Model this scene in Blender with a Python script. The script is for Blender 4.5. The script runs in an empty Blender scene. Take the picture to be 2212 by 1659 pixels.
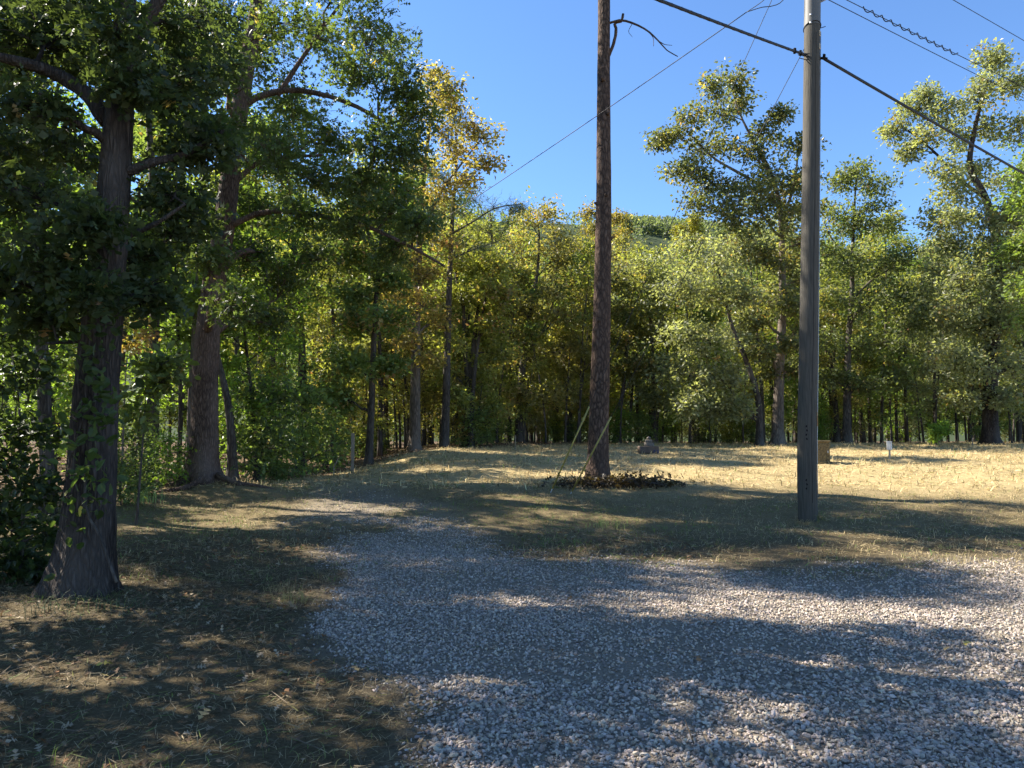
import bpy, math, random
import numpy as np
from mathutils import Vector

SC = bpy.context.scene
COL = SC.collection
R = math.radians

# ------------------------------------------------------------------ camera, sky, sun, exposure
CAMZ, FPX, PW, PH, PITCH = 1.6, 1609.0, 2212.0, 1659.0, R(3.96)
cam_d = bpy.data.cameras.new('camera')
cam_d.sensor_width = 36.0
cam_d.lens = 36.0 * FPX / PW
cam_d.clip_start, cam_d.clip_end = 0.05, 3000.0
cam = bpy.data.objects.new('camera', cam_d)
COL.objects.link(cam)
cam.location = (0, 0, CAMZ)
cam.rotation_euler = (math.pi / 2 + PITCH, 0, 0)
SC.camera = cam

SUN_AZ, SUN_EL = R(-68), R(41)
wd = bpy.data.worlds.new('World')
SC.world = wd
wd.use_nodes = True
wt = wd.node_tree
sky = wt.nodes.new('ShaderNodeTexSky')
sky.sky_type = 'NISHITA'
sky.sun_disc = False
sky.sun_elevation, sky.sun_rotation = SUN_EL, SUN_AZ
sky.air_density, sky.dust_density, sky.ozone_density = 1.0, 0.0, 8.5
wt.links.new(sky.outputs[0], wt.nodes['Background'].inputs[0])
wt.nodes['Background'].inputs[1].default_value = 0.082

SUNV = Vector((math.sin(SUN_AZ) * math.cos(SUN_EL), math.cos(SUN_AZ) * math.cos(SUN_EL), math.sin(SUN_EL)))
sun_d = bpy.data.lights.new('sun', 'SUN')
sun_d.energy, sun_d.angle, sun_d.color = 5.0, R(0.53), (1.0, 0.93, 0.82)
sun = bpy.data.objects.new('sun', sun_d)
COL.objects.link(sun)
sun.location = (0, 0, 60)
sun.rotation_euler = SUNV.to_track_quat('Z', 'Y').to_euler()

SC.view_settings.view_transform = 'Standard'
SC.view_settings.look = 'None'
SC.view_settings.exposure = 1.72
SC.view_settings.gamma = 1.0
SC.view_settings.use_curve_mapping = False
SC.render.engine = 'CYCLES'
cy = SC.cycles
cy.max_bounces, cy.diffuse_bounces, cy.glossy_bounces, cy.transmission_bounces = 9, 6, 2, 6
cy.use_denoising = True
cy.use_adaptive_sampling = True
cy.adaptive_threshold = 0.02
cy.sample_clamp_indirect = 6.0

# ------------------------------------------------------------------ projection helpers (photo pixel <-> world)
CP, SP = math.cos(PITCH), math.sin(PITCH)


def at(px, py, Y):
    a, b = (px - PW / 2) / FPX, -(py - PH / 2) / FPX
    d = np.array([a, CP - b * SP, SP + b * CP])
    return d * (Y / d[1]) + np.array([0, 0, CAMZ])


def lerp1(v, xs, ys):
    return np.interp(v, xs, ys)


def sstep(a, b, v):
    t = np.clip((v - a) / (b - a), 0, 1)
    return t * t * (3 - 2 * t)


def wob(x, y, s, seed=0):
    """cheap smooth value field, about -1..1"""
    k = seed * 1.7
    return (np.sin(x * s + 1.3 * np.sin(y * s * .7 + k) + k) + np.sin(y * s * 1.13 + 1.1 * np.sin(x * s * .83 - k) + 2 * k)
            + .6 * np.sin((x + y) * s * 1.9 + 3 * k) + .5 * np.sin((x - 1.4 * y) * s * 2.3 + k)) / 3.1


OAK2 = (-6.95, 17.0)
PINE = (1.95, 17.0)


def ground(x, y):
    x, y = np.asarray(x, float), np.asarray(y, float)
    zr = lerp1(y, [-60, 0, 8, 10.5, 13, 15, 17, 19.5, 22, 26, 30, 34, 37, 41, 50, 70, 900],
               [0, 0, 0, .03, .16, .32, .50, .66, .78, .93, 1.05, 1.15, 1.20, 1.16, .85, .5, .5])
    zl = lerp1(y, [-60, 0, 8, 10.5, 13, 15, 17, 20, 23, 27, 31, 36, 50, 70, 900],
               [0, 0, 0, .04, .17, .30, .41, .42, .38, .36, .42, .50, .50, .5, .5])
    w = sstep(-.27, -.06, x / np.maximum(y, 2.0))
    z = zl * (1 - w) + zr * w
    z = z + .10 * np.exp(-((x - PINE[0]) ** 2 + (y - PINE[1]) ** 2) / 1.3)
    z = z + .16 * np.exp(-((x - OAK2[0]) ** 2 + (y - OAK2[1] + .3) ** 2) / 1.6)
    z = z + .16 * np.exp(-((x + 3.3 - (y - 26) * .25) ** 2 / 3.0 + (y - 26.5) ** 2 / 7.0))
    z = z + .10 * np.exp(-((x - 14.5) ** 2 / 10 + (y - 31) ** 2 / 5))
    amp = sstep(9, 14, y) * (1 - sstep(40, 60, y))
    z = z + amp * (.04 * wob(x, y, 1.9, 1) + .07 * wob(x, y, .8, 2))
    z = z + .012 * (1 - amp) * wob(x, y, 2.2, 3) * (1 - sstep(40, 60, y))
    z = z + .04 * sstep(-1.0, -3.0, x) * wob(x, y, 1.1, 4) * (1 - sstep(10, 16, y))
    return z


def gat(px, Y, py=960):
    """point on the ground in photo column px at depth Y"""
    x = at(px, py, Y)[0]
    return np.array([x, Y, float(ground(x, Y))])


def gravel_mask(x, y):
    x, y = np.asarray(x, float), np.asarray(y, float)
    xl = lerp1(y, [-20, 3.0, 3.6, 4.6, 5.2, 5.6, 6.4, 7.4, 8.9, 10.0], [-.2, -.25, -.37, -.55, -.95, -1.3, -1.85, -1.75, -2.0, -2.3])
    xl = xl + .22 * wob(x, y, 3.1, 5) + .10 * wob(x, y, 11.0, 25)
    ytop = lerp1(x, [-3, -1, 0.5, 2, 4, 7, 10, 30], [12, 11.0, 9.7, 9.3, 9.0, 9.6, 10.6, 16]) + .6 * wob(x, y, 1.6, 6) + .25 * wob(x, y, 6.0, 26)
    main = sstep(-.28, .32, x - xl) * sstep(-.9, .9, ytop - y)
    c = lerp1(y, [6, 9, 12, 15, 18, 21, 25], [-.6, -.9, -2.0, -3.1, -4.2, -5.2, -6.4])
    wdt = lerp1(y, [6, 9, 12, 15, 20, 25], [1.5, 1.7, 1.9, 1.8, 1.5, 1.0])
    lane = sstep(1.0, .35, np.abs(x - c) / wdt + .25 * wob(x, y, 1.3, 7)) * sstep(5.5, 8, y) * sstep(22, 13, y) * .8
    patch = .5 + .5 * wob(x, y, 1.5, 8)
    return np.clip(np.maximum(main, lane * sstep(.15, .75, patch + .2 + .3 * wob(x, y, 5.0, 31))), 0, 1)


def forest_mask(x, y):
    """1 under the trees, 0 on the open ground"""
    edge = lerp1(x, [-40, -12, -8, -6.2, -4.8, -2.8, -1, 2, 8, 20, 45], [5, 8, 15.0, 20, 26.5, 29, 32, 35.5, 36.5, 38, 39])
    return sstep(-.8, 1.5, y - edge + .5 * wob(x, y, .9, 9))


# ------------------------------------------------------------------ object helpers
def setp(o, label=None, cat=None, group=None, kind=None):
    if label:
        o['label'] = label
    if cat:
        o['category'] = cat
    if group:
        o['group'] = group
    if kind:
        o['kind'] = kind
    return o


def empty(name, loc=(0, 0, 0)):
    o = bpy.data.objects.new(name, None)
    o.empty_display_size = .2
    COL.objects.link(o)
    o.location = loc
    return o


def link(name, me, mat=None, parent=None, loc=None):
    o = bpy.data.objects.new(name, me)
    COL.objects.link(o)
    if mat is not None and len(me.materials) == 0:
        me.materials.append(mat)
    if parent is not None:
        o.parent = parent
    if loc is not None:
        o.location = loc
    return o


def npmesh(name, verts, faces, smooth=False, col=None, var=None):
    """faces: (N,k) int array or list of such arrays"""
    if not isinstance(faces, (list, tuple)):
        faces = [faces]
    faces = [np.asarray(f, np.int32) for f in faces if len(f)]
    me = bpy.data.meshes.new(name)
    verts = np.asarray(verts, np.float32)
    me.vertices.add(len(verts))
    me.vertices.foreach_set('co', verts.ravel())
    loops = np.concatenate([f.ravel() for f in faces])
    tot = np.concatenate([np.full(len(f), f.shape[1], np.int32) for f in faces])
    start = np.concatenate([[0], np.cumsum(tot)[:-1]]).astype(np.int32)
    me.loops.add(len(loops))
    me.loops.foreach_set('vertex_index', loops.astype(np.int32))
    me.polygons.add(len(tot))
    me.polygons.foreach_set('loop_start', start)
    me.polygons.foreach_set('use_smooth', np.full(len(tot), bool(smooth)))
    if col is not None:
        a = me.attributes.new('col', 'FLOAT_COLOR', 'POINT')
        c = np.ones((len(verts), 4), np.float32)
        c[:, :3] = col
        a.data.foreach_set('color', c.ravel())
    if var is not None:
        a = me.attributes.new('var', 'FLOAT_COLOR', 'POINT')
        c = np.ones((len(verts), 4), np.float32)
        c[:, :3] = var
        a.data.foreach_set('color', c.ravel())
    me.update(calc_edges=True)
    return me


class MB:
    """collects shapes for one mesh"""

    def __init__(self):
        self.v, self.f, self.n = [], {3: [], 4: []}, 0

    def add(self, v, f):
        f = np.asarray(f, np.int32)
        self.f[f.shape[1]].append(f + self.n)
        self.v.append(np.asarray(v, float))
        self.n += len(v)

    def tube(self, pts, rad, k=8, cap=True, rough=0, rng=None, flute=None):
        pts = np.asarray(pts, float)
        rad = np.broadcast_to(np.asarray(rad, float), (len(pts),))
        n = len(pts)
        d = np.gradient(pts, axis=0)
        d /= np.linalg.norm(d, axis=1)[:, None] + 1e-9
        ref = np.array([0.31, .95, .05]) if abs(d[0][2]) > .7 else np.array([0, 0, 1.0])
        u = np.cross(d, ref)
        u /= np.linalg.norm(u, axis=1)[:, None] + 1e-9
        w = np.cross(d, u)
        a = np.linspace(0, 2 * math.pi, k, endpoint=False)
        rr = rad[:, None] * np.ones(k)[None, :]
        if rough and rng is not None:
            rr = rr * (1 + rough * rng.normal(size=(n, k)))
        if flute is not None:
            rr = rr * (1 + flute(np.arange(n)[:, None] / max(n - 1, 1), a[None, :]))
        V = pts[:, None, :] + rr[..., None] * (np.cos(a)[None, :, None] * u[:, None, :] + np.sin(a)[None, :, None] * w[:, None, :])
        i = np.arange(n - 1)[:, None] * k
        j = np.arange(k)[None, :]
        j2 = (j + 1) % k
        q = np.stack([i + j, i + j2, i + k + j2, i + k + j], -1).reshape(-1, 4)
        self.add(V.reshape(-1, 3), q)
        if cap:
            b0 = self.n
            self.add([pts[0], pts[-1]], np.zeros((0, 3), int))
            base = b0 - n * k
            jj = np.arange(k)
            f1 = np.stack([np.full(k, b0), base + (jj + 1) % k, base + jj], 1)
            f2 = np.stack([np.full(k, b0 + 1), base + (n - 1) * k + jj, base + (n - 1) * k + (jj + 1) % k], 1)
            self.f[3].append(np.concatenate([f1, f2]))

    def box(self, c, s, rotz=0.0, bev=0.0, tilt=0.0):
        hx, hy, hz = s[0] / 2, s[1] / 2, s[2] / 2
        if bev > 0:
            prof = [(-hz, bev), (-hz + bev, 0), (hz - bev, 0), (hz, bev)]
            V = []
            for z, ins in prof:
                x, y = hx - ins, hy - ins
                b = min(bev, x, y)
                V += [(x, -y + b, z), (x, y - b, z), (x - b, y, z), (-x + b, y, z), (-x, y - b, z), (-x, -y + b, z), (-x + b, -y, z), (x - b, -y, z)]
            V = np.array(V)
            q = []
            for r in range(3):
                for j in range(8):
                    q.append((r * 8 + j, r * 8 + (j + 1) % 8, r * 8 + 8 + (j + 1) % 8, r * 8 + 8 + j))
            for o, fl in ((0, True), (24, False)):
                for t in ((0, 1, 2, 3), (0, 3, 4, 7), (4, 5, 6, 7)):
                    t = [o + i for i in t]
                    q.append(t[::-1] if fl else t)
        else:
            V = np.array([(x, y, z) for z in (-hz, hz) for x, y in ((-hx, -hy), (hx, -hy), (hx, hy), (-hx, hy))])
            q = [(3, 2, 1, 0), (4, 5, 6, 7), (0, 1, 5, 4), (1, 2, 6, 5), (2, 3, 7, 6), (3, 0, 4, 7)]
        if tilt:
            ct, st = math.cos(tilt), math.sin(tilt)
            V = V @ np.array([[ct, 0, -st], [0, 1, 0], [st, 0, ct]])
        cz, sz = math.cos(rotz), math.sin(rotz)
        V = V @ np.array([[cz, sz, 0], [-sz, cz, 0], [0, 0, 1]]) + np.asarray(c, float)
        self.add(V, np.array(q))

    def mesh(self, name, smooth=True):
        fs = []
        for k in (3, 4):
            if self.f[k]:
                fs.append(np.concatenate(self.f[k]))
        return npmesh(name, np.concatenate(self.v), [f for f in fs if len(f)], smooth)

    def build(self, name, mat, parent=None, smooth=True, loc=None):
        return link(name, self.mesh(name, smooth), mat, parent, loc)


def smooth_path(pts, n):
    """Catmull-Rom resample"""
    P = np.asarray(pts, float)
    if len(P) < 3:
        t = np.linspace(0, 1, n)[:, None]
        return P[0] * (1 - t) + P[-1] * t
    Q = np.vstack([2 * P[0] - P[1], P, 2 * P[-1] - P[-2]])
    seg = np.linalg.norm(np.diff(P, axis=0), axis=1)
    cum = np.concatenate([[0], np.cumsum(seg)])
    out = []
    for s in np.linspace(0, cum[-1], n):
        i = min(np.searchsorted(cum, s, side='right') - 1, len(P) - 2)
        t = (s - cum[i]) / max(seg[i], 1e-9)
        p0, p1, p2, p3 = Q[i], Q[i + 1], Q[i + 2], Q[i + 3]
        out.append(.5 * ((2 * p1) + (-p0 + p2) * t + (2 * p0 - 5 * p1 + 4 * p2 - p3) * t * t + (-p0 + 3 * p1 - 3 * p2 + p3) * t ** 3))
    return np.array(out)


# ------------------------------------------------------------------ materials
def newmat(name):
    m = bpy.data.materials.new(name)
    m.use_nodes = True
    nt = m.node_tree
    return m, nt, nt.nodes['Principled BSDF']


def nd(nt, typ, **kw):
    n = nt.nodes.new(typ)
    for k, v in kw.items():
        setattr(n, k, v)
    return n


def ramp(nt, fac, stops):
    r = nd(nt, 'ShaderNodeValToRGB')
    while len(r.color_ramp.elements) < len(stops):
        r.color_ramp.elements.new(.5)
    for e, (p, c) in zip(r.color_ramp.elements, stops):
        e.position = p
        e.color = (*c, 1)
    nt.links.new(fac, r.inputs[0])
    return r.outputs[0]


def mixc(nt, fac, a, b, mode='MIX'):
    m = nd(nt, 'ShaderNodeMix', data_type='RGBA', blend_type=mode)
    for s, v in ((m.inputs['Factor'], fac), (m.inputs['A'], a), (m.inputs['B'], b)):
        if hasattr(v, 'default_value') or hasattr(v, 'is_linked'):
            nt.links.new(v, s)
        elif isinstance(v, (int, float)):
            s.default_value = v
        else:
            s.default_value = (*v, 1)
    # the RGBA sockets
    ca = [i for i in m.inputs if i.name == 'A' and i.type == 'RGBA'][0]
    cb = [i for i in m.inputs if i.name == 'B' and i.type == 'RGBA'][0]
    for s, v in ((ca, a), (cb, b)):
        if hasattr(v, 'is_linked'):
            nt.links.new(v, s)
        else:
            s.default_value = (*v, 1)
    return [o for o in m.outputs if o.type == 'RGBA'][0]


def coords(nt, scale=(1, 1, 1), kind='Object'):
    tc = nd(nt, 'ShaderNodeTexCoord')
    mp = nd(nt, 'ShaderNodeMapping')
    mp.inputs['Scale'].default_value = scale
    nt.links.new(tc.outputs[kind], mp.inputs[0])
    return mp.outputs[0]


def noise(nt, vec, scale, detail=4, rough=.6):
    n = nd(nt, 'ShaderNodeTexNoise')
    n.inputs['Scale'].default_value = scale
    n.inputs['Detail'].default_value = detail
    n.inputs['Roughness'].default_value = rough
    nt.links.new(vec, n.inputs['Vector'])
    return n.outputs['Fac']


def bump(nt, h, strength, dist=.02):
    b = nd(nt, 'ShaderNodeBump')
    b.inputs['Strength'].default_value = strength
    b.inputs['Distance'].default_value = dist
    nt.links.new(h, b.inputs['Height'])
    return b.outputs[0]


def simple(name, col, rough=.7, spec=.3, metal=0.0, var=.25, scale=8.0, bumps=0.0, stretch=(1, 1, 1)):
    m, nt, b = newmat(name)
    v = coords(nt, stretch)
    n = noise(nt, v, scale, 6)
    c0 = tuple(c * (1 - var) for c in col)
    c1 = tuple(min(1, c * (1 + var)) for c in col)
    nt.links.new(ramp(nt, n, [(.3, c0), (.7, c1)]), b.inputs['Base Color'])
    b.inputs['Roughness'].default_value = rough
    b.inputs['Specular IOR Level'].default_value = spec
    b.inputs['Metallic'].default_value = metal
    if bumps:
        nt.links.new(bump(nt, n, bumps, .02), b.inputs['Normal'])
    return m


def bark(name, dark, light, tint, sc=(9, 9, 1.6), strength=.9, dist=.03, moss=None):
    m, nt, b = newmat(name)
    v = coords(nt, sc)
    # wobble the furrows
    nz = nd(nt, 'ShaderNodeTexNoise')
    nz.inputs['Scale'].default_value = 1.3
    nt.links.new(v, nz.inputs['Vector'])
    mx = nd(nt, 'ShaderNodeVectorMath', operation='MULTIPLY_ADD')
    nt.links.new(nz.outputs['Color'], mx.inputs[0])
    mx.inputs[1].default_value = (.9, .9, .9)
    nt.links.new(v, mx.inputs[2])
    vo = nd(nt, 'ShaderNodeTexVoronoi', feature='DISTANCE_TO_EDGE')
    vo.inputs['Scale'].default_value = 1.9
    nt.links.new(mx.outputs[0], vo.inputs['Vector'])
    fine = noise(nt, v, 5.0, 6, .7)
    h = nd(nt, 'ShaderNodeMath', operation='MULTIPLY_ADD')
    nt.links.new(fine, h.inputs[0])
    h.inputs[1].default_value = .35
    nt.links.new(vo.outputs['Distance'], h.inputs[2])
    c = ramp(nt, h.outputs[0], [(.12, dark), (.42, light), (.8, tint)])
    big = noise(nt, coords(nt, (1.2, 1.2, .5)), 1.3, 3)
    c = mixc(nt, ramp(nt, big, [(.42, (0, 0, 0)), (.7, (.6, .6, .6))]), c, moss or tint)
    nt.links.new(c, b.inputs['Base Color'])
    b.inputs['Roughness'].default_value = .9
    b.inputs['Specular IOR Level'].default_value = .15
    nt.links.new(bump(nt, h.outputs[0], strength, dist), b.inputs['Normal'])
    return m


M_OAK = bark('oak_bark', (.010, .008, .007), (.060, .045, .037), (.14, .118, .10), sc=(13, 13, 2.4), strength=1.0, dist=.05)
M_OAK2 = bark('brown_oak_bark', (.024, .016, .012), (.135, .088, .066), (.24, .175, .14), sc=(12, 12, 2.6), strength=1.0, dist=.05)
M_BARK = bark('forest_bark', (.022, .018, .015), (.085, .070, .058), (.15, .13, .11), sc=(9, 9, 1.4), strength=.7)
M_PALE = bark('pale_bark', (.045, .036, .028), (.15, .12, .095), (.24, .20, .16), sc=(9, 9, 1.4), strength=.7)
M_PINE = bark('pine_bark', (.020, .014, .011), (.12, .078, .055), (.20, .14, .105), sc=(7, 7, 2.6), strength=1.0, dist=.03, moss=(.085, .055, .042))


def leafmat(name, trans=.5, rough=.45, spec=.4):
    """object colour rgb is the leaf colour, object alpha the share of turned leaves"""
    m, nt, b = newmat(name)
    oi = nd(nt, 'ShaderNodeObjectInfo')
    at_ = nd(nt, 'ShaderNodeAttribute', attribute_name='var')
    sp = nd(nt, 'ShaderNodeSeparateColor')
    nt.links.new(at_.outputs['Color'], sp.inputs[0])
    br = nd(nt, 'ShaderNodeMapRange')
    br.inputs['To Min'].default_value = .55
    br.inputs['To Max'].default_value = 1.45
    nt.links.new(sp.outputs[0], br.inputs['Value'])
    turned = ramp(nt, sp.outputs[2], [(0, (.29, .27, .07)), (.5, (.34, .275, .095)), (.8, (.36, .235, .12)), (1, (.33, .16, .10))])
    lt = nd(nt, 'ShaderNodeMath', operation='LESS_THAN')
    nt.links.new(sp.outputs[1], lt.inputs[0])
    nt.links.new(oi.outputs['Alpha'], lt.inputs[1])
    c = mixc(nt, lt.outputs[0], oi.outputs['Color'], turned)
    c = mixc(nt, 1.0, c, br.outputs[0], 'MULTIPLY')
    nt.links.new(c, b.inputs['Base Color'])
    b.inputs['Roughness'].default_value = rough
    b.inputs['Specular IOR Level'].default_value = spec
    tr = nd(nt, 'ShaderNodeBsdfTranslucent')
    warm = mixc(nt, 1.0, c, (1.68, 1.7, .68), 'MULTIPLY')
    nt.links.new(warm, tr.inputs['Color'])
    ms = nd(nt, 'ShaderNodeMixShader')
    ms.inputs[0].default_value = trans
    nt.links.new(b.outputs[0], ms.inputs[1])
    nt.links.new(tr.outputs[0], ms.inputs[2])
    nt.links.new(ms.outputs[0], nt.nodes['Material Output'].inputs[0])
    return m


M_LEAF = leafmat('broad_leaf')
M_NEEDLE = leafmat('pine_needle', trans=.2, rough=.5)


def colmat(name, rough=.85, spec=.2, trans=0.0):
    """base colour from the mesh's own 'col' attribute (each blade or stone has its own colour)"""
    m, nt, b = newmat(name)
    a = nd(nt, 'ShaderNodeAttribute', attribute_name='col')
    nt.links.new(a.outputs['Color'], b.inputs['Base Color'])
    b.inputs['Roughness'].default_value = rough
    b.inputs['Specular IOR Level'].default_value = spec
    if trans:
        tr = nd(nt, 'ShaderNodeBsdfTranslucent')
        nt.links.new(a.outputs['Color'], tr.inputs['Color'])
        ms = nd(nt, 'ShaderNodeMixShader')
        ms.inputs[0].default_value = trans
        nt.links.new(b.outputs[0], ms.inputs[1])
        nt.links.new(tr.outputs[0], ms.inputs[2])
        nt.links.new(ms.outputs[0], nt.nodes['Material Output'].inputs[0])
    return m


M_GRASS = colmat('grass_blade', .75, .25, .25)
M_STONE = colmat('crushed_stone', .85, .25)
M_LITTER = colmat('dead_leaf', .8, .2, .15)


def ground_material():
    m, nt, b = newmat('ground_soil_and_straw')
    a = nd(nt, 'ShaderNodeAttribute', attribute_name='col')
    sp = nd(nt, 'ShaderNodeSeparateColor')
    nt.links.new(a.outputs['Color'], sp.inputs[0])
    v = coords(nt)
    n1 = noise(nt, v, 38, 5, .7)
    n2 = noise(nt, v, 4.0, 5, .6)
    n3 = noise(nt, v, .7, 4, .6)
    field = ramp(nt, n1, [(.25, (.16, .115, .058)), (.5, (.40, .305, .15)), (.78, (.58, .455, .245))])
    green = ramp(nt, n1, [(.3, (.07, .075, .025)), (.7, (.20, .19, .075))])
    field = mixc(nt, ramp(nt, n2, [(.5, (0, 0, 0)), (.75, (.65, .65, .65))]), field, green)
    shade_turf = ramp(nt, n1, [(.25, (.040, .030, .015)), (.55, (.105, .080, .042)), (.8, (.20, .155, .085))])  # darker ramp, with the shade of the nearer ground painted in
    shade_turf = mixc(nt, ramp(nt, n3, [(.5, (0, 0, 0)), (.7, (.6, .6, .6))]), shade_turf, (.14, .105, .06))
    grav = ramp(nt, n1, [(.25, (.13, .105, .078)), (.6, (.28, .235, .18)), (.85, (.42, .36, .28))])
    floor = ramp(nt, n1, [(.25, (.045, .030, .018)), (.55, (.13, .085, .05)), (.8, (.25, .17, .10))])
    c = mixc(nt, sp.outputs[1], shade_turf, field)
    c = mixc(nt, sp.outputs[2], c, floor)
    c = mixc(nt, sp.outputs[0], c, grav)
    nt.links.new(c, b.inputs['Base Color'])
    b.inputs['Roughness'].default_value = .95
    b.inputs['Specular IOR Level'].default_value = .1
    nt.links.new(bump(nt, n1, .8, .03), b.inputs['Normal'])
    return m


M_GROUND = ground_material()

# ------------------------------------------------------------------ ground sheet
rng = np.random.default_rng(7)


def axis(segs):
    out = []
    for a, b_, d0, d1 in segs:
        v = a
        while v < b_ - 1e-6:
            out.append(v)
            t = (v - a) / (b_ - a)
            v += d0 + (d1 - d0) * t
    out.append(segs[-1][1])
    return np.array(out)


ys = axis([(-60, -4, 6, 1), (-4, 3, .5, .25), (3, 20, .13, .22), (20, 42, .22, .5), (42, 90, .6, 5), (90, 900, 6, 60)])
xr = axis([(0, 9, .17, .2), (9, 30, .22, 1.0), (30, 80, 1.2, 8), (80, 900, 10, 80)])
xs = np.concatenate([-xr[::-1], xr[1:]])
GX, GY = np.meshgrid(xs, ys)
GZ = ground(GX, GY)
gm = gravel_mask(GX, GY)
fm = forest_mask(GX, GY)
# dry hay beyond the drive; nearer turf coloured darker for its shade
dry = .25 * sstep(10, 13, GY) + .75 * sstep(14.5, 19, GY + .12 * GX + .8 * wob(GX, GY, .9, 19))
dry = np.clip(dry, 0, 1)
V = np.stack([GX, GY, GZ], -1).reshape(-1, 3)
nx = len(xs)
ii = np.arange(len(ys) - 1)[:, None] * nx + np.arange(nx - 1)[None, :]
Q = np.stack([ii, ii + 1, ii + nx + 1, ii + nx], -1).reshape(-1, 4)
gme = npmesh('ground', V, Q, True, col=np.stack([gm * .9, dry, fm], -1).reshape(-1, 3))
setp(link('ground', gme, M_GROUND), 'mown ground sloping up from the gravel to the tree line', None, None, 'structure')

# ------------------------------------------------------------------ far wooded hill
HX, HY = np.meshgrid(np.linspace(-420, 620, 90), np.linspace(120, 640, 50))


def hill_h(x, y):
    ridge = lerp1(x, [-420, -200, 0, 60, 110, 200, 330, 620], [122, 119, 117, 115, 111, 98, 84, 62])
    return ridge * sstep(130, 420, y) + 2.5 * wob(x, y, .03, 11) * sstep(130, 250, y)


HZ = hill_h(HX, HY)
HV = np.stack([HX, HY, HZ], -1).reshape(-1, 3)
hi = np.arange(49)[:, None] * 90 + np.arange(89)[None, :]
HQ = np.stack([hi, hi + 1, hi + 91, hi + 90], -1).reshape(-1, 4)
M_HILL = simple('hill_floor', (.045, .06, .028), .95, .1, scale=.06)
setp(link('hill', npmesh('hill', HV, HQ, True), M_HILL), 'long wooded ridge rising behind the forest', None, None, 'structure')


# ------------------------------------------------------------------ foliage
KITE_V = np.array([(0, 0, 0), (.45, .30, .07), (1, 0, -.06), (.45, -.30, .07)])
KITE_F = np.array([(0, 1, 2, 3)])
NEED_V = np.array([(0, -.022, 0), (1, 0, -.05), (0, .022, 0)])
NEED_F = np.array([(0, 1, 2)])
OAKL_V = np.array([(0, 0, 0), (.28, 0, .03), (.55, 0, .03), (1, 0, -.07), (.22, .20, .05), (.50, .36, .04), (.84, .24, -.02),
                   (.22, -.20, .05), (.50, -.36, .04), (.84, -.24, -.02)])
OAKL_F = np.array([(0, 4, 1), (1, 5, 2), (2, 6, 3), (0, 1, 7), (1, 2, 8), (2, 3, 9)])
OVAL_V = np.array([(0, 0, 0), (.25, .26, .04), (.65, .28, .03), (1, 0, -.08), (.65, -.28, .03), (.25, -.26, .04), (.5, 0, -.03)])
OVAL_F = np.array([(0, 1, 6), (1, 2, 6), (2, 3, 6), (3, 4, 6), (4, 5, 6), (5, 0, 6)])
SHAPES = {'kite': (KITE_V, KITE_F), 'needle': (NEED_V, NEED_F), 'oak': (OAKL_V, OAKL_F), 'oval': (OVAL_V, OVAL_F)}


def frames(rng, n, up=.75, axis_dir=None):
    nrm = rng.normal(size=(n, 3)) * .75
    nrm[:, 2] += up
    nrm /= np.linalg.norm(nrm, axis=1)[:, None] + 1e-9
    t = rng.normal(size=(n, 3)) if axis_dir is None else axis_dir + rng.normal(size=(n, 3)) * .55
    t[:, 2] -= .25
    t -= nrm * (t * nrm).sum(1)[:, None]
    t /= np.linalg.norm(t, axis=1)[:, None] + 1e-9
    s = np.cross(nrm, t)
    return t, s, nrm


def leaf_mesh(name, rng, centres, size, shape='kite', var=None, up=.75, axis_dir=None, jit=.55):
    bv, bf = SHAPES[shape]
    n = len(centres)
    t, s, nr = frames(rng, n, up, axis_dir)
    sz = size * (1 + jit * rng.uniform(-1, 1, n))
    V = centres[:, None, :] + sz[:, None, None] * (bv[None, :, 0, None] * t[:, None, :] + bv[None, :, 1, None] * s[:, None, :] + bv[None, :, 2, None] * nr[:, None, :])
    k = len(bv)
    F = (bf[None] + (np.arange(n) * k)[:, None, None]).reshape(-1, bf.shape[1])
    vv = np.repeat(var, k, axis=0)
    return npmesh(name, V.reshape(-1, 3), F, False, var=vv)


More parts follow.
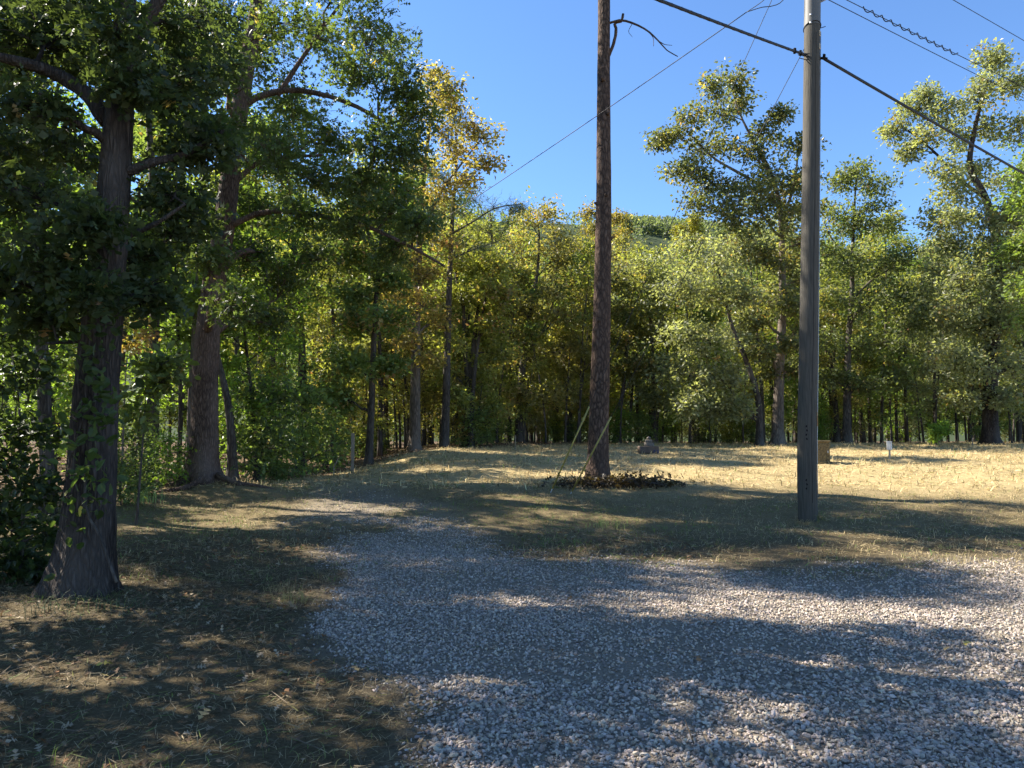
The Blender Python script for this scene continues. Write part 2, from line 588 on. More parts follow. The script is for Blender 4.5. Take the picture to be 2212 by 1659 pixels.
def blob_tree(rng, trunk, trad, blobs, per_blob=14, leaves=60, lsize=.13, shape='kite', sig=.30, k=10, low_attach=.55,
              limb_r=.35, extra_limbs=(), gap=.0, root_flare=0.0, twig_k=4, up=.75, min_twig=.008):
    """trunk: points, trad: radii; blobs: (x,y,z,r) foliage masses. Returns wood MB, leaf arrays (centres, var, dirs)."""
    wood = MB()
    trunk, trad = np.asarray(trunk, float), np.asarray(trad, float)
    ang0 = rng.uniform(0, 6.28)
    nroot = int(rng.integers(4, 7))

    zrel = trunk[:, 2] - trunk[0, 2]

    def flute(tt, a):
        z = zrel[np.rint(tt * (len(trunk) - 1)).astype(int)]
        return root_flare * np.exp(-z / .28) * (.55 + .65 * np.cos(nroot * a + ang0) + .25 * np.cos(2 * a + 1)) + .03 * np.sin(3 * a + 5 * tt + ang0)
    wood.tube(trunk, trad, k, True, .015, rng, flute)
    cum_z = trunk[:, 2]
    skel = [trunk]
    skr = [trad]
    for pts, r0, r1 in extra_limbs:
        p = smooth_path(pts, 14)
        rr = np.linspace(r0, r1, 14)
        wood.tube(p, rr, 8, True, .04, rng)
        skel.append(p)
        skr.append(rr)
    SK, SR = np.concatenate(skel), np.concatenate(skr)
    hmin = trunk[0, 2] + .12 * (trunk[-1, 2] - trunk[0, 2])
    ctr, dirs, cvar = [], [], []
    for bx, by, bz, br in blobs:
        c = np.array([bx, by, bz])
        d = SK - c
        horiz = np.linalg.norm(d[:, :2], axis=1)
        # branches leave the wood below the foliage they carry
        cost = np.linalg.norm(d, axis=1) + 2.2 * np.maximum(0, (SK[:, 2] - (bz - .25 * br)) - 0) + 4 * np.maximum(0, hmin - SK[:, 2]) + .35 * np.abs((bz - SK[:, 2]) - low_attach * horiz)
        i = int(np.argmin(cost + rng.uniform(0, .4, len(cost))))
        p0 = SK[i]
        L = np.linalg.norm(c - p0)
        mid = p0 + (c - p0) * .5 + np.array([0, 0, .10 * L]) + rng.normal(size=3) * .07 * L
        lp = smooth_path([p0, mid, c], 9) + np.concatenate([np.zeros((1, 3)), rng.normal(size=(8, 3)) * .018 * L])
        r0 = min(SR[i] * .75, max(.02, limb_r * SR[i] + .010 * L))
        lr = np.linspace(r0, max(min_twig * 1.2, r0 * .22), 9)
        wood.tube(lp, lr, max(twig_k + 1, 5), False)
        # keep the limb as something later masses can branch from
        SK = np.vstack([SK, lp[3:]])
        SR = np.concatenate([SR, lr[3:]])
        asp = np.array([1, 1, .8]) * rng.uniform(.6, 1.3, 3)
        for j in range(per_blob):
            u = rng.normal(size=3)
            u /= np.linalg.norm(u)
            q = c + u * asp * br * rng.uniform(.25, 1.0) ** .6 * (1.55 if rng.uniform() < .16 else 1)
            s0 = lp[rng.integers(3, 9)]
            m = s0 + (q - s0) * .55 + np.array([0, 0, .08 * br]) + rng.normal(size=3) * .08 * br
            tw = smooth_path([s0, m, q], 5)
            wood.tube(tw, np.linspace(max(min_twig, lr[-1] * .8), min_twig * .5, 5), 3, False)
            cv = rng.uniform(0, 1, 3)
            n = int(leaves * rng.uniform(.55, 1.35))
            t = rng.uniform(.45, 1.0, n)
            idx = np.minimum((t * 4).astype(int), 3)
            fr = (t * 4 - idx)[:, None]
            base = tw[idx] * (1 - fr) + tw[idx + 1] * fr
            sg = sig * rng.uniform(.7, 1.25)
            off = np.clip(rng.normal(size=(n, 3)), -1.6, 1.6) * np.array([sg, sg, sg * .62])
            ctr.append(base + off)
            dirs.append(off / (np.linalg.norm(off, axis=1)[:, None] + 1e-6))
            vv = np.empty((n, 3))
            vv[:, 0] = np.clip(.65 * cv[0] + .35 * rng.uniform(0, 1, n), 0, 1)
            vv[:, 1] = np.clip(.75 * cv[1] + .25 * rng.uniform(0, 1, n), 0, 1)
            vv[:, 2] = np.clip(.6 * cv[2] + .4 * rng.uniform(0, 1, n), 0, 1)
            cvar.append(vv)
    return wood, np.concatenate(ctr), np.concatenate(cvar), np.concatenate(dirs)


def needle_tufts(rng, ctr, var, n_per=10, length=.2):
    c = np.repeat(ctr, n_per, axis=0)
    v = np.repeat(var, n_per, axis=0)
    return c + rng.normal(size=c.shape) * .02, v


OAK_G = (.140, .190, .062)
OAK_D = (.100, .135, .050)
GREY_G = (.230, .245, .145)
OLIVE = (.225, .215, .075)
YEL_G = (.235, .250, .068)
BRIGHT = (.155, .230, .045)
BROWN_O = (.235, .195, .075)


def make_tree(name, label, cat, base, wood, leafme, wmat, lmat, color, autumn, group=None, parent_extra=None):
    e = empty(name, tuple(base))
    setp(e, label, cat, group)
    wood.build('trunk', wmat, e)
    c = link('crown', leafme, lmat, e)
    c.color = (*color, autumn)
    return e


FULL = 1.35


def px_tree(seed, name, label, Y, path, w_px, blobs, color, autumn=.1, wmat=None, dspread=.9, per_blob=14, leaves=55, lsize=.15,
            shape='kite', sig=.30, flare=.35, limbs=(), k=12, cat='tree', group=None, low=.55, top_r=.15, lmat=None, up=.75):
    """a tree whose trunk runs through the given photo points at depth Y; blobs (px, py, r_px[, dY])"""
    r = np.random.default_rng(seed)
    b = gat(path[0][0], Y)
    pts = [b - np.array([0, 0, .08])] + [at(px, py, Y) for px, py in path[1:]]
    pts = [p - b for p in pts]
    n = max(14, int(len(path) * 5))
    tp = smooth_path(pts, n)
    # finer rings at the foot so that the root flare shows
    m = FPX / Y
    zz = tp[:, 2]
    r0 = w_px / m / 2
    tr = r0 * np.interp(np.linspace(0, 1, n), [0, .5, 1], [1.0, .62, top_r])
    foot = smooth_path(pts, 160)
    foot = foot[(foot[:, 2] < min(1.2, zz[-1] * .4))][::max(1, int(160 / 60))]
    if len(foot) > 3:
        keep = zz > foot[-1, 2] + .15
        tp = np.vstack([foot, tp[keep]])
        fr = r0 * np.interp(foot[:, 2] / zz[-1], [0, .5], [1.0, .62])
        tr = np.concatenate([fr, tr[keep]])
        tr = tr * (1 + flare * np.exp(-np.maximum(tp[:, 2], 0) / .35))
    bl = []
    for q in blobs:
        dY = q[3] if len(q) > 3 else (r.uniform(-1, 1) * dspread * 1.6 if Y < 25 else r.uniform(-2.0, .9) * dspread)
        p = at(q[0], q[1], Y + dY) - b
        bl.append((*p, q[2] / m * (Y + dY) / Y * (1.32 if Y > 25 else 1.22)))
    bl.sort(key=lambda q: math.hypot(q[0], q[1]) + .2 * q[2])
    el = []
    for lpts, wa, wb in limbs:
        el.append(([at(q[0], q[1], Y + (q[2] if len(q) > 2 else 0)) - b for q in lpts], wa / m / 2, wb / m / 2))
    if Y > 25:
        per_blob = int(per_blob * 1.9)
        leaves = int(leaves * .66)
        sig = sig * .82
    wood, c, v, d = blob_tree(r, tp, tr, bl, per_blob, leaves, lsize, shape, sig, k, low, .35, el, root_flare=flare)
    if shape == 'needle':
        c, v = needle_tufts(r, c, v, 8)
        d = None
    lm = leaf_mesh('crown', r, c, lsize, shape, v, up, d)
    return make_tree(name, label, cat, b, wood, lm, wmat or M_BARK, lmat or (M_NEEDLE if shape == 'needle' else M_LEAF), color, autumn, group)


# ------------------------------------------------------------------ the near trees on the left
OAK1_Y = 7.7
px_tree(11, 'oak_tree', 'nearest big oak at the left with vine-wrapped grey trunk and dark leaves', OAK1_Y,
        [(182, 1270), (190, 1120), (203, 900), (216, 740), (232, 560), (252, 330), (262, 180), (272, 0), (280, -220), (300, -420)], 108,
        [(60, 60, 90, .3), (150, 80, 80, .3), (250, 70, 70, -.5), (275, 175, 42, -.5), (100, 10, 80, 1.6), (20, 140, 70, 1.5), (200, 20, 80, 1.6), (170, 150, 60, 1.4), (60, 330, 60, 1.5), (370, 60, 80, .6), (420, 150, 70, .8), (370, 200, 60, .5), (450, 60, 80, 1.2), (-60, 60, 90, 0), (60, 230, 60, -.6),
         (150, 330, 70, .9), (40, 420, 75, -.4), (-50, 330, 90, .4), (110, 560, 60, -.6), (30, 600, 65, .2), (190, 480, 40, -.6), (330, 560, 50, .5), (200, 640, 34, -.6),
         (370, 430, 50, .3), (410, 330, 50, .4), (400, 500, 60, .8), (470, 300, 50, .5), (90, 680, 50, .1), (-60, 620, 80, .3), (330, 640, 40, .2),
         (150, -120, 120, 0), (360, -130, 80, .6)],
        (.055, .076, .032), .05, M_OAK, per_blob=18, leaves=22, lsize=.135, shape='oak', sig=.13, flare=.32, k=28, low=.3,  # leaf colour lowered to carry the shade over this crown
        limbs=[([(235, 265), (190, 205), (120, 160), (30, 130, -.2), (-90, 110, -.3)], 40, 16), ([(268, 375), (330, 350), (400, 332, .2), (485, 280, .4)], 24, 9),
               ([(250, 520), (295, 502), (345, 478, -.1), (400, 440, -.1)], 16, 6), ([(215, 730), (160, 738), (98, 742, -.2)], 12, 5),
               ([(262, 120), (330, 20), (400, -80), (460, -200)], 34, 14)])

OAK2_E = px_tree(12, 'oak_tree', 'tall broad oak with flared roots at the edge of the drive, limbs reaching right', 17.0,
        [(437, 1050), (440, 950), (443, 820), (452, 680), (468, 580), (482, 500), (500, 360), (520, 220), (548, 60), (570, -120), (590, -260), (600, -480)], 60,
        [(800, 50, 62), (862, 120, 55), (872, 185, 45), (770, 160, 60), (895, 255, 50), (820, 290, 60), (700, 90, 70), (620, 50, 75), (560, 140, 75), (640, 220, 65), (560, 310, 65),
         (720, 300, 55), (690, 390, 60), (790, 390, 55), (855, 450, 50), (760, 480, 55), (640, 470, 60), (560, 440, 60), (500, 280, 60), (470, 150, 70), (430, 60, 80), (480, 420, 55),
         (540, 560, 60), (620, 590, 60), (520, 660, 55), (690, 560, 50), (840, 540, 40), (590, 700, 50), (450, 560, 40), (700, -60, 90), (560, -80, 110), (600, -240, 130), (780, -60, 60), (890, 330, 40), (905, 480, 30), (740, -180, 110), (620, -380, 130), (820, -150, 70), (480, 30, 80, 2.5), (560, 60, 80, 2.6), (400, 120, 80, 2.2), (330, 30, 80, 2.2), (620, 300, 50, 2.0)],  # masses above the picture are added to widen the oak's shade
        (.085, .116, .038), .07, M_OAK2, dspread=1.6, per_blob=24, leaves=26, lsize=.145, shape='oak', sig=.19, flare=.45, k=28, low=.35,
        limbs=[([(500, 250), (545, 215), (620, 195), (700, 205), (780, 235), (860, 285, -.5)], 17, 6), ([(600, 205), (650, 130), (690, 70), (735, 10)], 12, 6),
               ([(500, 400), (560, 350), (620, 340), (695, 335, -.5)], 13, 6), ([(478, 500), (560, 460), (640, 458), (720, 472), (800, 492, -.4), (900, 540, -.4), (960, 575, -.5)], 15, 5),
               ([(520, 210), (480, 100), (440, 20), (420, -80)], 22, 10)])

# ------------------------------------------------------------------ trees along the far edge of the clearing
px_tree(21, 'hardwood_tree', 'slim dark trunk beside the thin wooden stake, green crown', 27.0, [(797, 1004), (803, 860), (810, 680), (820, 560), (828, 430), (835, 330)], 17,
        [(800, 560, 45), (850, 600, 45), (780, 640, 40), (840, 690, 40), (760, 700, 38), (830, 470, 45), (780, 430, 45), (760, 780, 30), (730, 860, 26), (850, 790, 26), (870, 400, 40), (750, 540, 40)],
        OAK_G, .22, lsize=.16, leaves=60)
px_tree(22, 'hickory_tree', 'tall pale-trunked tree with orange and yellow autumn top against the sky', 30.0,
        [(896, 992), (897, 850), (899, 700), (905, 540), (912, 420), (925, 300), (940, 200)], 25,
        [(940, 165, 26), (965, 190, 28), (925, 215, 36), (985, 225, 30), (950, 270, 40), (1010, 275, 30), (1045, 300, 28), (985, 330, 40), (1055, 350, 24), (930, 350, 42), (1010, 390, 36),
         (885, 400, 44), (950, 430, 40), (915, 490, 42), (970, 520, 38), (880, 560, 44), (935, 590, 40), (860, 640, 36), (915, 660, 38), (950, 690, 30), (880, 740, 30), (925, 780, 26)],
        (.240, .205, .085), .6, M_PALE, per_blob=11, leaves=38, lsize=.15, limbs=[([(905, 520), (950, 420), (1000, 350), (1040, 300)], 9, 3), ([(908, 440), (890, 380), (870, 330)], 8, 3)])
px_tree(23, 'pine_tree', 'slender straight pine with dark needle sprays left of centre', 31.0, [(960, 985), (964, 860), (968, 700), (973, 560), (978, 460), (984, 380), (985, 300), (978, 240)], 19,
        [(1020, 425, 30), (1065, 445, 26), (1110, 440, 20), (1128, 452, 12), (1035, 490, 32), (1085, 500, 26), (1000, 535, 26), (985, 455, 28), (940, 460, 26), (1050, 540, 24), (975, 240, 14), (990, 262, 16), (968, 290, 18), (1000, 385, 22),
         (950, 380, 20), (1100, 480, 18), (930, 520, 20)],
        (.085, .125, .055), .0, M_BARK, per_blob=8, leaves=9, lsize=.22, shape='needle', sig=.20, flare=.15,
        limbs=[([(976, 505), (1020, 480), (1070, 450), (1130, 440)], 5, 2), ([(974, 560), (1020, 540), (1080, 520)], 5, 2)])
px_tree(24, 'maple_tree', 'double-stemmed tree forking low in a V, yellow-green leaves', 33.0, [(1010, 982), (1009, 900), (1010, 820), (1003, 720), (1000, 650), (985, 590), (992, 500)], 15,
        [(985, 560, 38), (1040, 560, 42), (1075, 600, 36), (1010, 640, 36), (1080, 670, 36), (955, 640, 36), (1045, 730, 36), (975, 740, 32), (1000, 500, 34), (1060, 510, 34), (1085, 760, 30), (950, 800, 28), (1040, 830, 26), (985, 860, 20), (1070, 880, 20)],
        (.235, .25, .075), .18, leaves=42, limbs=[([(1012, 830), (1022, 760), (1030, 690), (1045, 610), (1062, 520), (1058, 460)], 13, 5)])
px_tree(25, 'maple_tree', 'dark stem close beside the V-forked tree, leaning right', 32.6, [(1017, 983), (1018, 900), (1022, 840), (1030, 760), (1046, 660), (1062, 560)], 13,
        [(1070, 570, 30), (1050, 620, 28), (1090, 640, 28), (1065, 700, 26)], YEL_G, .35, leaves=45)
px_tree(26, 'oak_tree', 'crooked dark trunk with rounded olive-brown crown left of the tall bare pine trunk', 37.0, [(1122, 970), (1122, 880), (1130, 780), (1143, 690), (1158, 610), (1165, 520), (1160, 470)], 19,
        [(1130, 480, 40), (1180, 468, 40), (1205, 515, 40), (1100, 520, 42), (1150, 560, 46), (1225, 570, 40), (1085, 590, 42), (1190, 630, 46), (1130, 680, 42), (1225, 680, 38), (1085, 680, 36),
         (1090, 770, 36), (1170, 770, 42), (1240, 760, 34), (1130, 850, 34), (1200, 850, 34), (1090, 870, 26), (1160, 900, 22)],
        (.235, .215, .09), .22, per_blob=13, leaves=46, lsize=.15, limbs=[([(1143, 690), (1120, 640), (1100, 560)], 8, 3), ([(1130, 770), (1170, 720), (1200, 640)], 7, 3)])
px_tree(27, 'hardwood_tree', 'leaning grey trunk in gap just left of bare pine trunk', 39.0, [(1231, 968), (1228, 880), (1220, 780), (1208, 700), (1200, 600), (1215, 500)], 17,
        [(1250, 610, 36), (1262, 690, 36), (1235, 800, 32), (1275, 780, 30), (1240, 540, 36), (1270, 560, 34), (1210, 720, 30), (1260, 870, 24)], OLIVE, .2, leaves=46)
px_tree(28, 'hardwood_tree', 'pale thin-topped tree showing either side of the tall bare pine trunk', 46.0, [(1302, 965), (1302, 800), (1304, 650), (1305, 540), (1300, 470)], 15,
        [(1268, 462, 26), (1280, 500, 30), (1335, 470, 22), (1340, 505, 24), (1330, 550, 28), (1290, 560, 34), (1345, 600, 30), (1270, 620, 30), (1330, 680, 30), (1280, 720, 30)], (.16, .14, .04), .35, leaves=40)
px_tree(29, 'hardwood_tree', 'dark leaning trunk right behind the bare pine trunk', 38.0, [(1330, 962), (1336, 900), (1346, 840), (1352, 760), (1350, 680)], 14,
        [(1350, 680, 34), (1330, 740, 32), (1375, 720, 34), (1355, 800, 28), (1390, 790, 28), (1340, 610, 34)], (.12, .125, .045), .22, leaves=50)
px_tree(30, 'hardwood_tree', 'grey-green tree with thin dark trunk behind the small stack of blocks', 38.5, [(1412, 961), (1412, 880), (1410, 780), (1405, 690), (1395, 610), (1390, 560)], 13,
        [(1375, 580, 44), (1410, 640, 46), (1350, 660, 40), (1445, 620, 44), (1385, 720, 42), (1435, 710, 42), (1365, 800, 36), (1425, 790, 38), (1400, 860, 30), (1450, 860, 26)],
        GREY_G, .18, per_blob=15, leaves=55)
px_tree(31, 'oak_tree', 'wide silvery green oak with leaning dark trunk left of the utility pole', 33.5, [(1641, 962), (1640, 900), (1635, 850), (1610, 775), (1580, 700), (1560, 620), (1545, 560)], 16,
        [(1480, 540, 52), (1540, 550, 54), (1595, 560, 44), (1500, 630, 54), (1565, 640, 54), (1465, 620, 40), (1475, 720, 50), (1535, 730, 54), (1595, 720, 40), (1560, 820, 46), (1500, 810, 46), (1450, 800, 34), (1540, 890, 36), (1480, 880, 34), (1590, 880, 28), (1610, 640, 30)],
        GREY_G, .10, per_blob=16, leaves=52, lsize=.15)
px_tree(32, 'oak_tree', 'tall oak with pale sunlit trunk and open crown reaching left of the utility pole', 34.5,
        [(1680, 962), (1681, 900), (1684, 800), (1690, 690), (1690, 580), (1688, 500), (1680, 420), (1655, 350), (1620, 300)], 25,
        [(1540, 185, 34), (1588, 180, 26), (1490, 255, 40), (1440, 295, 28), (1548, 250, 40), (1598, 225, 32), (1425, 310, 16), (1505, 325, 40), (1565, 320, 44), (1625, 330, 40), (1465, 372, 26), (1535, 400, 40),
         (1605, 405, 44), (1665, 285, 28), (1692, 248, 20), (1722, 312, 34), (1672, 370, 40), (1735, 395, 40), (1580, 470, 36), (1640, 465, 38), (1700, 470, 38), (1755, 455, 30), (1500, 440, 26), (1640, 550, 36), (1705, 575, 40), (1660, 650, 32), (1718, 665, 36), (1640, 755, 26), (1712, 745, 30), (1600, 520, 40), (1560, 440, 40), (1520, 380, 40), (1640, 410, 45), (1690, 420, 45), (1740, 520, 40), (1660, 560, 40), (1720, 615, 42), (1630, 690, 34), (1690, 640, 36), (1735, 720, 34), (1660, 800, 24), (1725, 800, 26)],
        (.130, .142, .065), .20, M_PALE, per_blob=13, leaves=46, lsize=.16, sig=.27,
        limbs=[([(1684, 450), (1640, 400), (1590, 370), (1540, 340), (1490, 290)], 9, 3), ([(1680, 420), (1640, 330), (1600, 250), (1580, 190)], 8, 3), ([(1688, 480), (1715, 400), (1725, 320)], 8, 3)])
px_tree(33, 'hardwood_tree', 'broad green tree with straight trunk just right of the utility pole', 37.0, [(1830, 956), (1830, 860), (1832, 750), (1840, 640), (1842, 540), (1846, 440), (1850, 380)], 18,
        [(1850, 365, 30), (1820, 395, 32), (1900, 405, 30), (1880, 445, 38), (1800, 470, 36), (1845, 490, 40), (1925, 490, 32), (1785, 550, 40), (1840, 570, 42), (1900, 580, 42), (1955, 560, 36), (1800, 640, 42), (1870, 660, 46), (1940, 650, 42), (1785, 730, 38), (1850, 750, 42), (1920, 745, 42), (1980, 690, 36), (1800, 820, 34), (1880, 830, 36), (1950, 820, 34)],
        (.135, .160, .070), .08, per_blob=14, leaves=50, limbs=[([(1838, 650), (1890, 600), (1950, 570), (1990, 580)], 6, 2), ([(1842, 560), (1800, 520), (1780, 480)], 6, 2)])
px_tree(34, 'oak_tree', 'largest oak at the right edge of the field with thick brown trunk', 35.0, [(2140, 957), (2139, 900), (2140, 800), (2150, 690), (2156, 600), (2150, 500), (2125, 420), (2095, 360), (2110, 260), (2135, 170)], 32,
        [(2140, 120, 26), (2150, 175, 40), (2192, 185, 36), (2105, 215, 40), (2045, 235, 36), (1992, 205, 26), (1962, 238, 30), (1930, 285, 30), (2005, 295, 36), (2070, 295, 42), (2140, 275, 46), (2200, 285, 38), (1960, 330, 24), (2035, 365, 36), (2105, 375, 42), (2180, 395, 46),
         (2015, 475, 30), (2065, 465, 36), (2135, 495, 38), (2015, 585, 46), (2085, 595, 48), (2155, 615, 46), (2040, 685, 46), (2110, 715, 46), (2185, 700, 42), (2065, 785, 38), (2120, 795, 34), (2195, 790, 36), (2075, 865, 28), (2240, 620, 50), (2250, 480, 50), (2180, 470, 34), (2060, 420, 40), (2100, 450, 45), (2170, 540, 45), (2120, 560, 45), (2050, 530, 40), (2080, 660, 50), (2150, 690, 50), (2000, 640, 40), (2030, 760, 40), (2150, 780, 45), (2095, 840, 36), (2165, 860, 28), (2215, 560, 45)],
        GREY_G, .12, M_OAK, per_blob=14, leaves=48, lsize=.16, limbs=[([(2150, 500), (2190, 420), (2215, 330), (2230, 240)], 14, 5), ([(2125, 425), (2070, 385), (2020, 330), (1960, 280)], 9, 3), ([(2152, 620), (2100, 600), (2040, 590)], 8, 3)])
px_tree(35, 'maple_tree', 'bright green tree leaning in at the right edge of the picture', 29.0, [(2310, 975), (2308, 850), (2300, 700), (2292, 560), (2280, 430), (2270, 350)], 24,
        [(2222, 370, 40), (2205, 440, 38), (2235, 520, 50), (2195, 540, 28), (2225, 620, 40), (2290, 420, 60), (2320, 560, 60), (2280, 300, 50), (2300, 680, 50), (2230, 700, 34), (2350, 480, 60), (2370, 620, 60)],
        (.150, .205, .055), .04, per_blob=15, leaves=52)
px_tree(36, 'poplar_tree', 'narrow yellow-green poplar spire rising behind silvery oak', 52.0, [(1498, 960), (1498, 800), (1498, 650), (1499, 540), (1500, 460)], 15,
        [(1499, 470, 10), (1500, 495, 13), (1497, 525, 16), (1466, 492, 8), (1470, 520, 12), (1480, 555, 28), (1445, 575, 28), (1490, 600, 36), (1450, 630, 34), (1500, 660, 36)], (.21, .20, .035), .15, dspread=.5, per_blob=12, leaves=40)
px_tree(37, 'hardwood_tree', 'dark leaning trunk in forest edge directly right of the utility pole', 40.0, [(1808, 958), (1805, 880), (1798, 800), (1785, 740), (1768, 690)], 13,
        [(1770, 690, 34), (1790, 640, 34), (1760, 770, 28), (1815, 720, 30)], OLIVE, .3, leaves=45)

# ------------------------------------------------------------------ tall bare-trunked pine in the middle, its crown above the picture
PINE_E = px_tree(41, 'pine_tree', 'tall bare pine trunk in the middle of the clearing', 17.0,
        [(1290, 1036), (1292, 940), (1297, 780), (1301, 620), (1304, 440), (1304, 250), (1305, 60), (1306, -150), (1309, -420), (1312, -700)], 45,
        [(1300, -420, 110), (1400, -380, 110), (1190, -400, 110), (1310, -560, 120), (1230, -640, 110), (1390, -620, 100), (1310, -760, 100)],
        (.05, .08, .035), 0, M_PINE, per_blob=16, leaves=22, lsize=.26, shape='needle', sig=.28, flare=.22, k=24, top_r=.45,
        limbs=[([(1312, 128), (1325, 95), (1331, 66), (1328, 50), (1342, 46), (1346, 30)], 8, 6), ([(1310, 52), (1345, 44, -.1), (1392, 62, -.2), (1422, 88, -.3), (1440, 108, -.3), (1464, 122, -.4)], 6, 2),
               ([(1395, 64, -.2), (1410, 80, -.2), (1412, 100, -.2)], 2, 1), ([(1365, 52, -.15), (1358, 68, -.15), (1366, 80, -.2)], 1.6, .8), ([(1425, 90, -.3), (1436, 96, -.35), (1452, 98, -.4)], 2, 1)])

for px_, py_, ang_, L_ in ((1303, 182, -.3, .10), (1300, 255, .5, .07), (1313, 520, 1.2, .12), (1301, 430, .2, .06), (1283, 445, -1.3, .09), (1296, 700, -.4, .06)):
    q = at(px_, py_, 17.0) - np.array(PINE_E.location)
    dv_ = np.array([math.sin(ang_), -math.cos(ang_), .25])
    rad_ = .19 if py_ < 600 else .22
    cx_ = at(1304 if py_ < 600 else 1299, py_, 17.0) - np.array(PINE_E.location)
    mb = MB()
    mb.tube([cx_ + dv_ * (rad_ - .05), cx_ + dv_ * rad_, cx_ + dv_ * (rad_ + L_ * .5)], [.055, .04, .022], 8)
    mb.build('branch_stub', M_PINE, PINE_E)

# ------------------------------------------------------------------ generic forest trees and saplings, then copies
def generic(seed, H, r0, crown_lo, cr, nb, per_blob, leaves, lsize, lean=.05, shape='kite'):
    r = np.random.default_rng(seed)
    n = 22
    t = np.linspace(0, 1, n)
    la = r.uniform(0, 6.28)
    p = np.stack([np.cos(la) * lean * H * t ** 1.5 + .02 * H * np.sin(t * 5 + r.uniform(0, 6)) * t, np.sin(la) * lean * H * t ** 1.5 + .02 * H * np.sin(t * 4 + r.uniform(0, 6)) * t, t * H * .93 - .1], -1)
    rad = r0 * np.interp(t, [0, .04, .5, 1], [1.35, 1.0, .65, .15])
    bl = []
    for i in range(nb):
        h = crown_lo + (1 - crown_lo) * ((i + .5) / nb) ** .9
        env = math.sin(math.pi * min(1, max(.12, (h - crown_lo) / (1 - crown_lo) * .82 + .16))) ** .7
        a = i * 2.4 + r.uniform(-.5, .5)
        rr = cr * env * r.uniform(.35, .9)
        c = p[int(min(h, .99) * (n - 1))]
        bl.append((c[0] + rr * math.cos(a), c[1] + rr * math.sin(a), h * H, cr * r.uniform(.30, .46)))
    wood, c, v, d = blob_tree(r, p, rad, bl, int(per_blob * 1.4), int(leaves * .66), lsize, shape, .24, 9, .5)
    return wood.mesh('trunk'), leaf_mesh('crown', r, c, lsize, shape, v, .75, d)


GEN = [generic(101, 15, .17, .30, 3.2, 18, 12, 48, .17), generic(102, 17, .20, .38, 3.4, 18, 12, 48, .17), generic(103, 13, .13, .28, 2.8, 16, 12, 46, .16, .09),
       generic(104, 18, .22, .42, 3.6, 19, 12, 46, .17, .03), generic(105, 16, .15, .34, 2.9, 17, 12, 46, .16, .07)]
CLUMP = [generic(141, 15, .17, .34, 3.4, 9, 26, 46, .17), generic(142, 14, .15, .30, 3.0, 8, 26, 46, .16, .08)]
SAP = [generic(111, 5.5, .045, .16, 1.5, 9, 9, 34, .14, .12), generic(112, 7.5, .06, .20, 1.7, 11, 9, 34, .14, .10), generic(113, 4.0, .03, .10, 1.3, 8, 9, 34, .13, .10), generic(114, 9.0, .075, .24, 2.0, 12, 10, 36, .15, .08)]
THIN = [generic(131, 11, .075, .52, 1.5, 8, 8, 34, .15, .08), generic(132, 9, .055, .55, 1.2, 7, 8, 34, .15, .12), generic(133, 12, .10, .55, 1.7, 9, 8, 34, .15, .05)]
SHRUB = [generic(121, 1.6, .02, .06, 1.0, 7, 9, 34, .11, .1), generic(122, 2.4, .025, .05, 1.1, 9, 9, 34, .12, .1)]
for lst in (GEN, SAP, SHRUB, THIN, CLUMP):
    for a, b_ in lst:
        a.materials.append(M_BARK)
        b_.materials.append(M_LEAF)


def place(lib, i, name, label, cat, x, y, rot, sc, color, autumn, group):
    w, l = lib[i % len(lib)]
    e = empty(name, (x, y, float(ground(x, y)) - .05))
    e.rotation_euler = (0, 0, rot)
    e.scale = (sc, sc, sc * 1.0)
    setp(e, label, cat, group)
    link('trunk', w, None, e)
    c = link('crown', l, None, e)
    c.color = (*color, autumn)
    return e


rr = random.Random(5)
PALET = [(OAK_G, .06), (OAK_G, .12), (OLIVE, .16), (GREY_G, .10), (YEL_G, .14), (OAK_D, .05), (BROWN_O, .2), (BRIGHT, .05)]

def hue(c):
    return {OAK_G: 'mid-green', OAK_D: 'dark green', GREY_G: 'grey-green', OLIVE: 'olive', YEL_G: 'yellow-green', BRIGHT: 'bright green', BROWN_O: 'brownish'}[c]


def lsector(px, Y):
    a = [t for lim, t in ((170, 'behind the nearest oak'), (400, 'between the two big oaks'), (540, 'behind the flared-root oak'), (680, 'right of the flared-root oak'), (3000, 'left of the wooden stake')) if px < lim][0]
    return a + (', near' if Y < 19 else ', further in' if Y < 27 else ', deep in the wood' if Y < 36 else ', farthest back')


# left forest: behind the two oaks
LEFT = [(110, 13.5, 3, .85), (-60, 15, 1, 1.05), (330, 21, 0, 1.05), (500, 25, 2, .85), (650, 28, 3, .8), (590, 25.5, 4, .75), (240, 30, 1, 1.1), (720, 32, 0, .8), (420, 31, 3, 1.05), (120, 34, 0, 1.15),
        (820, 36, 1, .75), (560, 37, 1, .9), (680, 42, 4, .9), (300, 42, 3, 1.15), (-120, 25, 2, 1.1), (760, 47, 3, .85), (880, 44, 2, .9), (480, 48, 0, 1.2), (-220, 18, 0, 1.1)]
LLAB = ['many-stemmed tree with grey trunk close behind the nearest oak', 'shaded tree cut by the left border behind the nearest oak', 'mid-forest tree between the two big oaks', 'slim tree right behind the flared-root oak']
for i, (px, Y, g, s) in enumerate(LEFT):
    p = gat(px, Y)
    lab = LLAB[i] if i < len(LLAB) and LLAB[i] else '%s forest tree %s' % (hue([OAK_G, BRIGHT, OAK_G, YEL_G][i % 4]), lsector(px, Y))
    grp = None if (i < len(LLAB) and LLAB[i]) else 'forest trees behind the left oaks'
    col, au = [(OAK_G, .06), (BRIGHT, .04), (OAK_G, .12), (YEL_G, .15)][i % 4]
    place(CLUMP if px < 360 else GEN, g, 'forest_tree', lab, 'tree', p[0], p[1], rr.uniform(0, 6.28), s, col, au, grp)

